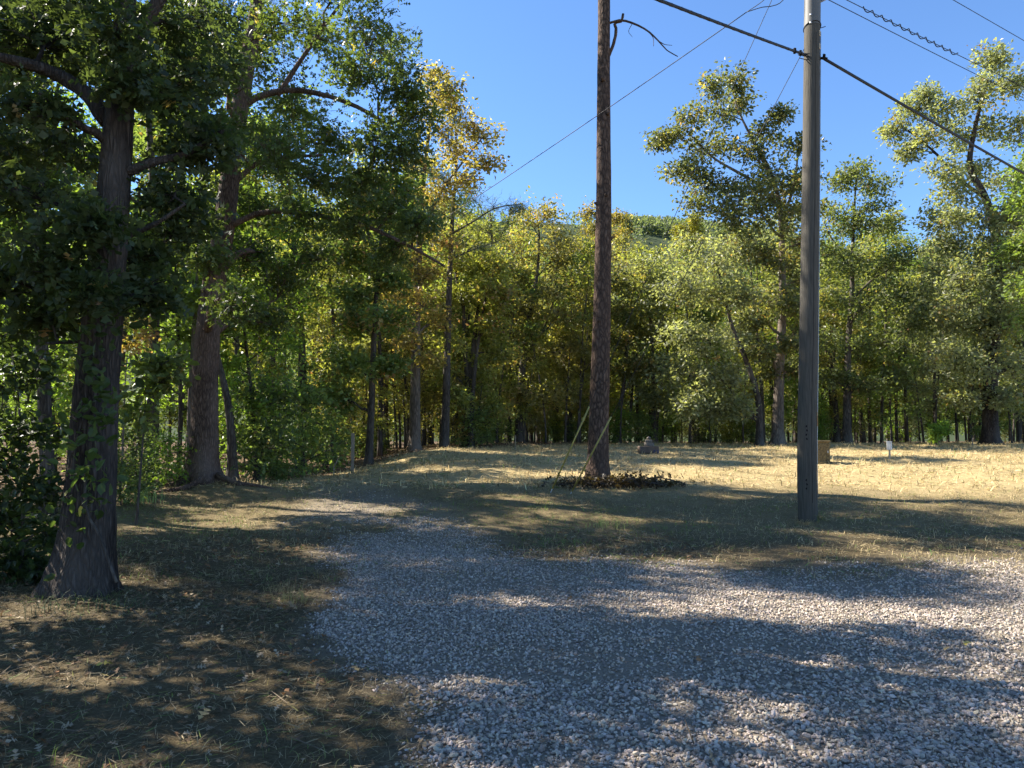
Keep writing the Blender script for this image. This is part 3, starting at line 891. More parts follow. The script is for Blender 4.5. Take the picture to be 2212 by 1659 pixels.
def sector(px):
    for lim, t in ((900, 'left of the orange-topped tree'), (1010, 'by the slender needle pine'), (1120, 'between the V-forked tree and the crooked tree'), (1290, 'left of the bare pine trunk'), (1420, 'right of the bare pine trunk'),
                   (1560, 'behind the silvery oak'), (1740, 'behind the tall pale-trunked oak'), (1860, 'right of the utility pole'), (2010, 'above the white box'), (2150, 'behind the largest right oak')):
        if px < lim:
            return t
    return 'at the right border'


# forest behind the clearing
n_back = 0
for row, (Y, step) in enumerate([(43, 150), (48, 130), (54, 115), (61, 100), (70, 90), (81, 90)]):
    px = 780 + rr.uniform(0, 60)
    while px < 2330:
        yy = Y + rr.uniform(-2, 2)
        if 1325 < px < 1505 and row < 3:
            px += 40
            continue
        x, y = gat(px, yy)[:2]
        # tops sit lower in the middle where the ridge shows
        top_py = np.interp(px, [780, 900, 1000, 1120, 1240, 1340, 1430, 1540, 1700, 1900, 2050, 2300], [330, 380, 450, 490, 555, 600, 605, 570, 500, 490, 520, 470]) + 35 + rr.choice([-60, -20, 0, 20, 40, 60, 90]) * (.2 if 1240 < px < 1530 else 1) + rr.uniform(-10, 20)
        Hh = CAMZ + yy * (940 - top_py) / FPX - float(ground(x, y))
        g = rr.randrange(5)
        s = Hh / [15, 17, 13, 18, 16][g]
        col, au = PALET[rr.choice([0, 1, 2, 0, 3, 3, 4, 6] if px < 1400 else [0, 1, 2, 3, 3, 3, 4, 0])]
        lab = '%s tree in the wood %s, %s' % (hue(col), sector(px), ['front row', 'second row', 'third row', 'far back', 'far back', 'far back'][row])
        place(GEN, g, 'forest_tree', lab, 'tree', x, y, rr.uniform(0, 6.28), s, col, au, 'forest trees beyond the clearing')
        n_back += 1
        px += step * rr.uniform(.75, 1.3)

# understory saplings along the forest edge
for row, (Y, step) in enumerate([(36.3, 85), (39, 85), (43, 66), (48, 52), (56, 46), (66, 40)]):
    px = 700 + rr.uniform(0, 40)
    while px < 2300:
        yy = Y + rr.uniform(-1.2, 1.2) - (4.0 if px < 1080 else 0) * (1 if row < 2 else .5)
        x, y = gat(px, yy)[:2]
        if forest_mask(x, y) < .6:
            px += 15
            continue
        col, au = PALET[rr.choice([0, 1, 2, 4, 4, 2, 6] if px < 1400 else [0, 0, 3, 3, 4, 7, 2])]
        lab = '%s understory sapling %s, %s' % (hue(col), sector(px), ['at the field edge', 'just inside the wood', 'deeper in the wood', 'deep in the wood', 'deep in the wood', 'deep in the wood'][row])
        place(SAP, rr.randrange(4), 'sapling', lab, 'sapling', x, y, rr.uniform(0, 6.28), rr.uniform(.7, 1.15) * (.8 if row == 0 else 1 if row < 4 else 1.3), col, au, 'understory saplings beyond the clearing')
        px += step * rr.uniform(.6, 1.4)

for row, (Y, step) in enumerate([(90, 62), (100, 55)]):
    px = -150
    while px < 2380:
        p = gat(px, Y + rr.uniform(-3, 3))
        col, au = PALET[rr.choice([0, 1, 3, 5])]
        place(SAP, rr.randrange(4), 'sapling', '%s growth closing the far depth of the wood' % hue(col), 'sapling', p[0], p[1], rr.uniform(0, 6.28), rr.uniform(1.3, 1.8), col, au, 'growth in the far depth of the wood')
        px += step * rr.uniform(.6, 1.3)
for px, Y, g in ((20, 50, 0), (120, 58, 1), (210, 52, 2), (330, 60, 3), (410, 54, 4), (470, 63, 0), (540, 55, 1), (610, 62, 2), (690, 56, 3), (760, 64, 4), (-80, 56, 2)):
    p = gat(px, Y)
    place(GEN, g, 'forest_tree', 'mid-green forest tree %s' % lsector(px, Y), 'tree', p[0], p[1], px * .37, 1.0, OAK_G, .08, 'forest trees behind the left oaks')

# slim bare-stemmed trees standing along the edge
px = 690
k_ = 0
while px < 2260:
    yy = rr.uniform(36.0, 44) - (4.5 if px < 1080 else 0)
    x, y = gat(px, yy)[:2]
    if forest_mask(x, y) > .5:
        col, au = PALET[rr.choice([0, 1, 2, 3, 4])]
        place(THIN, k_, 'slim_tree', '%s-leaved slim tree with bare dark stem %s, %s' % (hue(col), sector(px), 'nearer' if yy < 38.5 else 'farther'), 'tree', x, y, rr.uniform(0, 6.28), rr.uniform(.8, 1.15), col, au, 'slim trees along the forest edge')
        k_ += 1
    px += rr.uniform(14, 42)

# left understory
for i in range(30):
    px = rr.uniform(-160, 760)
    Y = rr.uniform(13, 33)
    x, y = gat(px, Y)[:2]
    if forest_mask(x, y) < .75 or math.hypot(x - OAK2[0], y - OAK2[1]) < 1.6 or (Y < 18 and px > 60):
        continue
    col, au = [(BRIGHT, .04), (BRIGHT, .03), (YEL_G, .10), (OAK_G, .03)][i % 4]
    place(SAP, rr.randrange(4), 'sapling', '%s understory sapling %s' % (hue(col), lsector(px, Y)), 'sapling', x, y, rr.uniform(0, 6.28), rr.uniform(.7, 1.2), col, au, 'understory saplings of the left wood')

# unseen trees added left of the picture so that their shade dapples the drive
for i, (x, y, g, s) in enumerate([(-13.5, 11.5, 1, .9), (-8.9, 7.0, 0, .85), (-18, 15, 4, 1.05), (-9.5, 2.6, 4, .9)]):
    place(CLUMP, g, 'forest_tree', 'unseen tree added left of the picture border for its shade', 'tree', x, y, i * 1.3, s, OAK_G, .06, 'added shade trees left of the border')


place(SAP, 3, 'sapling', 'unseen tall sapling added outside the left border to shade the verge', 'sapling', -7.3, 6.6, .4, 1.05, OAK_G, .05, None)  # both saplings are unseen, put in to shade the lower left verge
place(SAP, 1, 'sapling', 'unseen short sapling added outside the left border to shade the verge', 'sapling', -6.2, 5.2, 2.0, 1.0, OAK_G, .05, None)

# ------------------------------------------------------------------ pines and hardwoods covering the far ridge (one mass)
r = np.random.default_rng(31)
nh = 3900
hx = np.concatenate([r.uniform(50, 140, 2600), r.uniform(-330, 520, nh - 2600)])
hy = np.concatenate([r.uniform(345, 432, 2600), r.uniform(300, 432, nh - 2600)])
hz = hill_h(hx, hy)
hh = r.uniform(4.0, 7.5, nh)
K = 22
lv = r.uniform(0, 1, (nh, K))
lv[:, 0] = 0.97
ang = r.uniform(0, 6.283, (nh, K))
rad = (1 - lv) * (hh * .22)[:, None] * r.uniform(.5, 1.1, (nh, K)) + .15
C = np.stack([hx[:, None] + rad * np.cos(ang), hy[:, None] + rad * np.sin(ang), hz[:, None] + hh[:, None] * (.12 + .86 * lv)], -1).reshape(-1, 3)
vv = np.clip(np.repeat(r.uniform(0, 1, (nh, 3)), K, axis=0) * .7 + .3 * r.uniform(0, 1, (nh * K, 3)), 0, 1)
hw = leaf_mesh('hill_trees', r, C, 1.15, 'kite', vv, .5)
o = setp(link('hill_trees', hw, M_LEAF), 'distant pines and hardwoods covering the far ridge', 'trees', None, 'stuff')
o.color = (.130, .160, .100, .02)

# ------------------------------------------------------------------ gravel
ICO_V = []
ph = (1 + 5 ** .5) / 2
for a_, b_ in ((1, ph), (-1, ph), (1, -ph), (-1, -ph)):
    ICO_V += [(0, a_, b_), (a_, b_, 0), (b_, 0, a_)]
ICO_V = np.array(ICO_V) / math.hypot(1, ph)
from itertools import combinations
el = 2 / math.hypot(1, ph)
ICO_F = np.array([t for t in combinations(range(12), 3) if all(abs(np.linalg.norm(ICO_V[i] - ICO_V[j]) - el) < .01 for i, j in combinations(t, 2))])
for q in range(len(ICO_F)):
    a_, b_, c_ = ICO_V[ICO_F[q]]
    if np.dot(np.cross(b_ - a_, c_ - a_), a_ + b_ + c_) < 0:
        ICO_F[q] = ICO_F[q][::-1]
OCT_V = np.array([(1, 0, 0), (0, 1, 0), (-1, 0, 0), (0, -1, 0), (0, 0, 1), (0, 0, -1)], float)
OCT_F = np.array([(0, 1, 4), (1, 2, 4), (2, 3, 4), (3, 0, 4), (1, 0, 5), (2, 1, 5), (3, 2, 5), (0, 3, 5)])


def rand_rot(r, n):
    q = r.normal(size=(n, 4))
    q /= np.linalg.norm(q, axis=1)[:, None]
    w, x, y, z = q.T
    return np.stack([np.stack([1 - 2 * (y * y + z * z), 2 * (x * y - z * w), 2 * (x * z + y * w)], -1), np.stack([2 * (x * y + z * w), 1 - 2 * (x * x + z * z), 2 * (y * z - x * w)], -1),
                     np.stack([2 * (x * z - y * w), 2 * (y * z + x * w), 1 - 2 * (x * x + y * y)], -1)], 1)


def stones(r, x, y, size, bv, bf):
    n = len(x)
    sc = size[:, None] * np.stack([r.uniform(.8, 1.45, n), r.uniform(.65, 1.1, n), r.uniform(.45, .8, n)], -1) * .5
    Vl = bv[None] * (1 + .22 * r.normal(size=(n, len(bv), 1))) * sc[:, None, :]
    tilt = rand_rot(r, n)
    Vw = np.einsum('nij,nkj->nki', tilt, Vl)
    Vw[:, :, 2] *= .8
    z = ground(x, y) + sc[:, 2] * r.uniform(.2, 1.3, n)
    Vw += np.stack([x, y, z], -1)[:, None, :]
    g = r.uniform(.20, .45, n) * (1 - .4 * (r.uniform(0, 1, n) < .15))
    tint = np.stack([g * r.uniform(1.12, 1.27, n), g, g * r.uniform(.74, .88, n)], -1)
    k = len(bv)
    F = (bf[None] + (np.arange(n) * k)[:, None, None]).reshape(-1, 3)
    return npmesh('gravel', Vw.reshape(-1, 3), F, False, col=np.repeat(tint, k, axis=0))


def scatter(r, n, ya, yb, fn, spread=.80, xmin=-1e9, xmax=1e9, pw=1.0):
    """points inside the field of view plus a margin, thinned by fn(x, y)"""
    y = (ya ** (pw) + r.uniform(0, 1, n) * (yb ** pw - ya ** pw)) ** (1 / pw)
    x = r.uniform(-1, 1, n) * (spread * y + 1.2)
    k = (x > xmin) & (x < xmax)
    x, y = x[k], y[k]
    k = r.uniform(0, 1, len(x)) < fn(x, y)
    return x[k], y[k]


def area(ya, yb, spread=.80):
    return spread * (yb ** 2 - ya ** 2) + 2.4 * (yb - ya)


r = np.random.default_rng(41)
x, y = scatter(r, int(area(2.6, 5.0) * 3500), 2.6, 5.0, lambda x, y: sstep(.10, .95, gravel_mask(x, y)) * np.clip(.72 + .45 * wob(x, y, 2.4, 27), .3, 1), pw=2)
setp(link('gravel', stones(r, x, y, np.clip(r.lognormal(-3.98, .34, len(x)), .010, .042), ICO_V, ICO_F), M_STONE), 'coarse grey crushed stone covering the drive in the foreground', 'gravel', None, 'stuff')
x, y = scatter(r, int(area(5.0, 13) * 2050), 5.0, 13, lambda x, y: sstep(.15, 1.0, gravel_mask(x, y)) * np.clip(1.5 - y / 15, .2, 1) * np.clip(.7 + .5 * wob(x, y, 1.7, 28), .2, 1), pw=2)
x2, y2 = scatter(r, 34000, 12, 21, lambda x, y: sstep(.2, .9, gravel_mask(x, y)) * .6, pw=1.5)
x, y = np.concatenate([x, x2]), np.concatenate([y, y2])
setp(link('gravel', stones(r, x, y, r.uniform(.017, .034, len(x)), OCT_V, OCT_F), M_STONE), 'finer-looking grey stone thinning out along the lane toward the left oaks', 'gravel', None, 'stuff')

# ------------------------------------------------------------------ grass, straw and litter
def blades(name, r, x, y, length, width, flat, col, label, lean=.5):
    n = len(x)
    a = r.uniform(0, 6.283, n)
    d = np.stack([np.cos(a), np.sin(a)], -1)
    pitch = np.where(r.uniform(0, 1, n) < flat, r.uniform(.0, .28, n), r.uniform(.6, 1.45, n))
    L = length * r.uniform(.5, 1.3, n)
    z0 = ground(x, y) + np.where(pitch < .3, r.uniform(.0, .03, n), -.01)
    p0 = np.stack([x, y, z0], -1)
    tipv = np.stack([d[:, 0] * np.cos(pitch), d[:, 1] * np.cos(pitch), np.sin(pitch)], -1)
    side = np.stack([-d[:, 1], d[:, 0], r.normal(size=n) * .35], -1) * (width * r.uniform(.6, 1.3, n) * .5)[:, None]
    mid = p0 + tipv * (L * .55)[:, None] + side * .0
    tip = p0 + tipv * L[:, None] + np.stack([d[:, 0], d[:, 1], -np.ones(n) * .8], -1) * (L * .22)[:, None] * (pitch > .3)[:, None]
    Vv = np.stack([p0 - side, p0 + side, mid + side * .8, mid - side * .8, tip], 1)
    b = np.arange(n)[:, None] * 5
    me = npmesh(name, Vv.reshape(-1, 3), [b + np.array([[0, 1, 2, 3]]), b + np.array([[3, 2, 4]])], False, col=np.repeat(col, 5, axis=0))
    return setp(link(name, me, M_GRASS), label, 'grass', None, 'stuff')


def straw_col(r, n, dryness, green):
    """dryness 0 grey-brown thatch .. 1 golden hay; green share of live blades"""
    b = (r.uniform(.25, 1.2, n) + .5 * (r.uniform(0, 1, n) < .12))[:, None]
    thatch = np.array([.235, .185, .105])
    gold = np.array([.70, .545, .28])
    c = (thatch * (1 - dryness[:, None]) + gold * dryness[:, None]) * b
    live = r.uniform(0, 1, n) < green
    g = np.stack([r.uniform(.13, .24, n), r.uniform(.17, .27, n), r.uniform(.04, .07, n)], -1)
    c[live] = g[live]
    return np.clip(c, 0, .85)


def openland(x, y):
    return (1 - .85 * gravel_mask(x, y)) * (1 - .8 * forest_mask(x, y))


def patchy(x, y, s=1.1, k=12):
    return .5 + .5 * wob(x, y, s, k)


r = np.random.default_rng(51)
x, y = scatter(r, int(area(2.8, 9) * 1500), 2.8, 9, lambda x, y: np.where(gravel_mask(x, y) > .5, .012, (.35 + .65 * patchy(x, y)) * (1 - forest_mask(x, y) * .5)), pw=2, xmax=1.0)
blades('thatch', r, x, y, .085, .0042, .82, straw_col(r, len(x), np.full(len(x), .10), .06 + .22 * sstep(.62, .85, patchy(x, y, 1.7, 13))), 'dull brown thatch and clippings on the shaded verge at lower left')
x, y = scatter(r, 9000, 2.9, 9.5, lambda x, y: (1 - gravel_mask(x, y)) * sstep(.66, .9, patchy(x, y, 1.7, 13)), pw=2, xmax=1.0)
blades('green_grass', r, x, y, .13, .0045, .05, straw_col(r, len(x), np.full(len(x), .25), .75), 'thin live grass growing in patches on the shaded verge')
x, y = scatter(r, int(area(8.3, 16) * 620), 8.3, 16, lambda x, y: openland(x, y) * (.3 + .7 * sstep(.3, .65, patchy(x, y, 5.0, 29))) * (.5 + .5 * patchy(x, y)), pw=1.7)
blades('mown_grass', r, x, y, .105, .0075, .6, straw_col(r, len(x), np.clip(.12 + .45 * patchy(x, y, .8, 14) + .2 * sstep(3, 6, x), 0, 1), .15 + .55 * sstep(.45, .75, patchy(x, y, .9, 15)) * sstep(8.5, 4.0, x)), 'mown dry grass between the gravel and the bare pine trunk')  # duller, greener mix partly paints in the shade of this zone
x, y = scatter(r, int(area(16, 40) * 105), 16, 40, lambda x, y: openland(x, y) * (.25 + .75 * sstep(.3, .65, patchy(x, y, 2.6, 30))), pw=1.4)
blades('hay_field', r, x, y, .19, .016, .7, straw_col(r, len(x), np.clip(.55 + .5 * patchy(x, y, .6, 16), 0, 1), .06 + .3 * sstep(.6, .85, patchy(x, y, .7, 17)) * sstep(6, 2, x)), 'golden cut hay covering the sunlit field up to the tree line')


def litter(name, r, x, y, size, label, cols):
    n = len(x)
    c = np.stack([x, y, ground(x, y) + r.uniform(.006, .03, n)], -1)
    pal = np.array(cols)
    cc = pal[r.integers(0, len(pal), n)] * r.uniform(.6, 1.2, n)[:, None]
    bv, bf = SHAPES['oak']
    t, s_, nr = frames(r, n, 1.6)
    sz = size * r.uniform(.6, 1.25, n)
    Vv = c[:, None, :] + sz[:, None, None] * (bv[None, :, 0, None] * t[:, None, :] + bv[None, :, 1, None] * s_[:, None, :] + 2.2 * bv[None, :, 2, None] * nr[:, None, :])
    F = (bf[None] + (np.arange(n) * len(bv))[:, None, None]).reshape(-1, 3)
    return setp(link(name, npmesh(name, Vv.reshape(-1, 3), F, False, col=np.repeat(cc, len(bv), axis=0)), M_LITTER), label, 'leaves', None, 'stuff')


DEAD = [(.16, .10, .055), (.22, .15, .085), (.28, .20, .12), (.12, .075, .045), (.25, .13, .06), (.33, .26, .17)]
x, y = scatter(r, 22000, 2.8, 12, lambda x, y: np.where(gravel_mask(x, y) > .5, .02, .8) * np.clip(patchy(x, y, 1.3, 18) + .1, 0, 1), pw=1.6, xmax=2.5)
litter('leaf_litter', r, x, y, .062, 'scattered curled brown oak leaves on the shaded verge', DEAD)
x, y = scatter(r, 26000, 9, 46, lambda x, y: forest_mask(x, y), pw=1.3, spread=.85)
litter('forest_litter', r, x, y, .15, 'brown leaf litter carpeting the forest floor', DEAD)

x, y = scatter(r, 3600, 2.8, 15, lambda x, y: np.where(gravel_mask(x, y) > .5, .05, .8), pw=1.6, xmax=3.0)
blades('twigs', r, x, y, .26, .007, .97, np.array([.13, .095, .06]) * r.uniform(.5, 1.5, (len(x), 1)), 'thin dead twigs strewn over the shaded verge')
# separate leaves one can pick out
pal = [(.30, .15, .06), (.34, .24, .10), (.40, .30, .06), (.22, .13, .07)]
M_FL = [simple('fallen_leaf_%d' % i, c, .7, .3, var=.3, scale=20) for i, c in enumerate(pal)]
bv, bf = SHAPES['oak']
FALL = [(1507, 1430, 2, 'rust brown fallen leaf lying on the gravel in the middle foreground', 0), (2048, 1412, 1, 'orange-tan leaf at the left end of the sunlit gravel streak on the right', 1), (2090, 1400, 1, 'yellowish leaf in the sunlit gravel streak on the right', 2),
        (440, 1555, 1, 'pale curled leaf alone on the dark verge near the bottom', 1), (225, 1450, 1, 'yellow leaf on the dark verge below the nearest oak', 2), (730, 1640, 1, 'pale upright leaf at the bottom edge beside gravel', 1), (765, 1455, 1, 'tan leaf at the gravel edge on the verge', 1), (1175, 1615, 1, 'brown leaf on gravel at the bottom', 3)]
for px, py, sc_, lab, ci in FALL:
    d0 = at(px, py, 1.0) - np.array([0, 0, CAMZ])
    Yd = CAMZ / -d0[2]
    xx, yy = d0[0] * Yd, Yd
    V_ = bv * np.array([1, 1, 2.0]) * .10
    me = npmesh('fallen_leaf', V_ - np.array([.05, 0, 0]), bf, False)
    o = setp(link('fallen_leaf', me, M_FL[ci]), lab, 'leaf', 'fallen leaves')
    o.location = (xx, yy, float(ground(xx, yy)) + .035)
    o.rotation_euler = (r.uniform(-.3, .3), r.uniform(-.5, .2), r.uniform(0, 6.28))

# ------------------------------------------------------------------ exposed roots of the flared oak
for pts in ([(405, 1012), (385, 1035), (365, 1052), (340, 1064)], [(432, 1068), (400, 1080), (350, 1084), (310, 1092)], [(470, 1040), (510, 1052), (560, 1056), (600, 1060)], [(410, 1040), (395, 1050), (380, 1058)]):
    P = []
    for i, (px, py) in enumerate(pts):
        q = at(px, py, 17.0 - (py - 1030) * .022)
        q[2] = float(ground(q[0], q[1])) + [.16, .05, .02, -.03][i]
        P.append(q - np.array(OAK2_E.location))
    mb = MB()
    mb.tube(smooth_path(P, 12), np.linspace(.085, .025, 12), 8)
    mb.build('root', M_OAK2, OAK2_E)

# ------------------------------------------------------------------ vine on the nearest oak
vb = gat(182, OAK1_Y)
ve = empty('climbing_vine', (vb[0] + .15, OAK1_Y - .36, vb[2]))
setp(ve, 'climbing vine with broad leaves on the trunk of the nearest oak', 'vine')
o0 = np.array(ve.location)
mb = MB()
r = np.random.default_rng(61)
stem = [(252, 1258, -.42), (236, 1215, -.40), (212, 1150, -.37), (188, 1108, -.36), (184, 1040, -.32), (196, 960, -.30), (204, 880, -.28), (212, 780, -.27), (220, 660, -.26)]
sp_ = smooth_path([at(a, b_, OAK1_Y + d) - o0 for a, b_, d in stem], 40)
mb.tube(sp_, np.linspace(.016, .007, 40), 6)
mb.tube(smooth_path([at(a, b_, OAK1_Y - .29) - o0 for a, b_ in ((186, 1108), (160, 1030), (165, 950), (185, 880), (178, 800))], 24), np.linspace(.01, .004, 24), 5)
mb.build('stem', M_BARK, ve)
cs, vs = [], []
for px, py, n, sg in ((215, 905, 24, .10), (235, 880, 26, .12), (205, 950, 18, .10), (185, 1010, 20, .12), (175, 1080, 16, .10), (200, 840, 22, .12), (215, 780, 24, .14), (180, 760, 22, .14), (215, 1040, 14, .09), (160, 1120, 12, .12), (230, 700, 26, .15), (190, 680, 26, .16), (150, 900, 14, .12), (205, 1090, 14, .08), (160, 990, 16, .12)):
    cs.append(at(px, py, OAK1_Y - .42) - o0 + r.normal(size=(n, 3)) * np.array([sg, .06, sg]))
    vs.append(np.clip(r.uniform(0, 1, (1, 3)) * .6 + .4 * r.uniform(0, 1, (n, 3)), 0, 1))
cs, vs = np.concatenate(cs), np.concatenate(vs)
vl = link('foliage', leaf_mesh('foliage', r, cs, .10, 'oval', vs, .3), M_LEAF, ve)
vl.color = (.055, .085, .028, .03)

# ------------------------------------------------------------------ shrubs and saplings one can tell apart
px_tree(71, 'shrub', 'dark leafy shrub at the left border beside the nearest oak', 8.4, [(55, 1275), (50, 1150), (45, 1000), (40, 860), (20, 720)], 8,
        [(20, 1000, 60), (70, 930, 45), (25, 1120, 60), (55, 1200, 42), (0, 840, 70), (85, 1060, 36), (20, 720, 60), (-60, 950, 80), (-70, 1120, 80), (110, 1150, 26), (70, 800, 40), (-10, 1240, 50), (95, 1240, 24)],
        (.045, .066, .024), .03, M_BARK, dspread=.25, per_blob=12, leaves=28, lsize=.082, shape='oval', sig=.13, flare=.1, k=7, cat='shrub')
px_tree(72, 'sapling', 'slender pale-stemmed sapling with rust-red leaves between the two oaks', 14.5, [(262, 1085), (264, 985), (268, 880), (272, 800), (278, 735)], 6,
        [(302, 700, 13, 0), (290, 738, 10, 0), (318, 722, 9, 0), (272, 752, 8, 0)], (.36, .13, .04), 1.0, M_PALE, per_blob=6, leaves=9, lsize=.15, shape='oak', sig=.10, flare=.1, k=7, cat='sapling')
px_tree(73, 'sapling', 'young tree with hanging yellow-green leaves between the two oaks', 12.5, [(300, 1110), (305, 1000), (312, 900), (318, 800)], 6,
        [(330, 790, 34, 0), (350, 820, 28, 0), (318, 850, 30, 0), (365, 780, 24, 0), (300, 900, 22, 0)], (.12, .15, .045), .12, M_BARK, dspread=.4, per_blob=9, leaves=16, lsize=.13, shape='oval', sig=.14, flare=.1, k=7, cat='sapling')
px_tree(74, 'sapling', 'small bright lime-green sapling in the shade by the largest right oak', 33.5, [(2022, 957), (2022, 940), (2024, 915)], 4,
        [(2020, 945, 11, 0), (2030, 930, 13, 0), (2015, 928, 9, 0), (2045, 932, 9, 0), (2035, 918, 8, 0)], (.20, .29, .06), .0, M_BARK, per_blob=10, leaves=30, lsize=.11, sig=.09, flare=.1, k=6, cat='sapling')
px_tree(75, 'hardwood_tree', 'black leaning trunk right behind the flared-root oak', 18.6, [(505, 1028), (500, 950), (490, 860), (470, 770), (455, 690), (450, 600)], 22,
        [(430, 660, 40), (470, 620, 44), (410, 740, 36), (500, 700, 40)], OAK_G, .05, M_BARK, per_blob=12, leaves=40, lsize=.14)
px_tree(76, 'hardwood_tree', 'thin grey trunk close behind the left side of the flared-root oak', 18.4, [(412, 1035), (410, 950), (412, 860), (418, 740), (425, 600), (430, 480)], 17,
        [(400, 560, 44), (440, 480, 50), (380, 640, 40), (420, 400, 50)], OAK_G, .06, M_PALE, per_blob=12, leaves=40, lsize=.14)
for i, (px, Y, k_, sc_, col, au, lab) in enumerate([
        (600, 20.5, 0, .9, OAK_G, .03, 'leafy shrub mass right of the flared-root oak, tallest'), (560, 19.5, 1, 1.1, OAK_D, .02, 'low shrub hugging the right foot of the flared-root oak'),
        (660, 22.5, 1, 1.2, OAK_G, .05, 'rounded shrub halfway between the flared-root oak and the wooden stake'), (300, 15.5, 1, .6, OAK_D, .02, 'shadowed shrub in gap between the two big oaks, right one'),
        (265, 14.2, 0, .6, OAK_D, .02, 'shadowed shrub in gap between the two big oaks, left one'), (350, 16.6, 0, .7, BRIGHT, .02, 'lighter shrub just left of the flared-root oak'), (700, 25, 0, 1.1, OAK_G, .08, 'shrub at the left of the wooden stake')]):
    p = gat(px, Y)
    place(SHRUB, k_, 'shrub', lab, 'shrub', p[0], p[1], i * 1.9, sc_, col, au, 'shrubs of the left wood')
rr = random.Random(9)
for i in range(34):
    px = rr.uniform(640, 2250)
    Y = rr.uniform(36, 41) - (4 if px < 1050 else 0)
    p = gat(px, Y)
    if forest_mask(p[0], p[1]) < .7:
        continue
    place(SHRUB, i, 'shrub', '%s low shrub on the shaded forest floor %s' % (hue([OAK_G, YEL_G, OAK_D, BRIGHT][i % 4]), sector(px)), 'shrub', p[0], p[1], rr.uniform(0, 6.28), rr.uniform(.6, 1.0), [OAK_G, YEL_G, OAK_D, BRIGHT][i % 4], .1, 'shrubs beyond the clearing')

# ------------------------------------------------------------------ grass tufts one can tell apart
def tuft(px, Y, h, n, col, lab, spread=.06):
    p = gat(px, Y)
    r = np.random.default_rng(int(px))
    mb = MB()
    for i in range(n):
        a = r.uniform(0, 6.28)
        L = h * r.uniform(.5, 1.1)
        b0 = np.array([r.normal() * spread, r.normal() * spread, -.02])
        out = np.array([math.cos(a), math.sin(a), 0]) * L * r.uniform(.15, .7)
        q = smooth_path([b0, b0 + out * .35 + np.array([0, 0, L * .65]), b0 + out + np.array([0, 0, L * r.uniform(.55, 1.0)])], 5)
        mb.tube(q, np.linspace(.0032, .0008, 5) * max(1, Y / 7), 3, False)
    o = mb.build('grass_tuft', simple('tuft_%d' % int(px), col, .7, .3), None, False, tuple(p))
    setp(o, lab, 'grass', None, 'stuff')


tuft(640, 7.3, .20, 50, (.20, .19, .07), 'tall weedy grass tuft at the left edge of the gravel', .10)
tuft(612, 7.9, .15, 45, (.27, .22, .10), 'straw-coloured tuft just left of the gravel edge', .10)
tuft(2052, 9.6, .15, 50, (.27, .22, .12), 'dry arching grass tuft right of the utility pole base', .14)
tuft(310, 14.6, .35, 80, (.20, .30, .09), 'bright green grass clump left of the flared-root oak', .22)
tuft(700, 3.75, .10, 22, (.17, .17, .06), 'thin yellow-green grass tuft at the bottom near the gravel', .08)
tuft(1310, 12.6, .16, 60, (.30, .33, .10), 'sunlit green tuft in the shade below the bare pine', .2)
tuft(140, 6.9, .20, 40, (.07, .10, .04), 'dark green blades at the foot of the nearest oak', .16)
tuft(265, 7.1, .16, 30, (.07, .10, .04), 'dark green blades right of the nearest oak base', .12)

tuft(1736, 12.80, .13, 60, (.22, .18, .09), 'dry weeds at the front foot of the utility pole', .12)
tuft(1762, 12.95, .16, 45, (.17, .17, .06), 'greenish weeds at the right foot of the utility pole', .08)
# ------------------------------------------------------------------ utility pole
M_POLE = simple('weathered_pole_wood', (.080, .072, .058), .85, .2, var=.35, scale=6, bumps=.5, stretch=(10, 10, .5))  # weathered wood tone, darkened further to stand for shade on the pole
M_SLEEVE = simple('grey_sleeve', (.12, .116, .105), .6, .4, var=.15, scale=3)
M_DARK = simple('dark_crack', (.015, .013, .012), .9, .1)
M_STEEL = simple('galvanised_steel', (.38, .39, .40), .45, .5, .6, var=.15)
M_WIRE = simple('black_cable', (.020, .021, .024), .6, .3, var=.1)
M_TAG = simple('tag_plate', (.55, .45, .30), .6, .3, var=.25, scale=30)
M_TAGD = simple('tag_dark', (.06, .04, .03), .8, .2)
PY = 13.0
pb = gat(1742, PY)
pe = empty('utility_pole', tuple(pb))
setp(pe, 'weathered grey wooden utility pole standing at the edge of the gravel', 'pole')
pts = smooth_path([np.array([0, 0, -.3])] + [at(a, b_, PY) - pb for a, b_ in ((1743, 1000), (1747, 700), (1751, 400), (1754, 100), (1757, -190))], 40)
prad = np.interp(pts[:, 2], [0, 4, 10.5], [.163, .152, .132])
mb = MB()
mb.tube(pts, prad, 32)
mb.build('shaft', M_POLE, pe)


def on_pole(py, ang, dr=0.0):
    """point on the pole surface at photo row py; ang 0 faces the camera, positive to the right"""
    zt = at(1750, py, PY)[2] - pb[2]
    c = np.array([np.interp(zt, pts[:, 2], pts[:, i]) for i in range(3)])
    rad_ = np.interp(zt, pts[:, 2], prad) + dr
    dv = np.array([math.sin(ang), -math.cos(ang), 0])
    return c + dv * rad_, dv


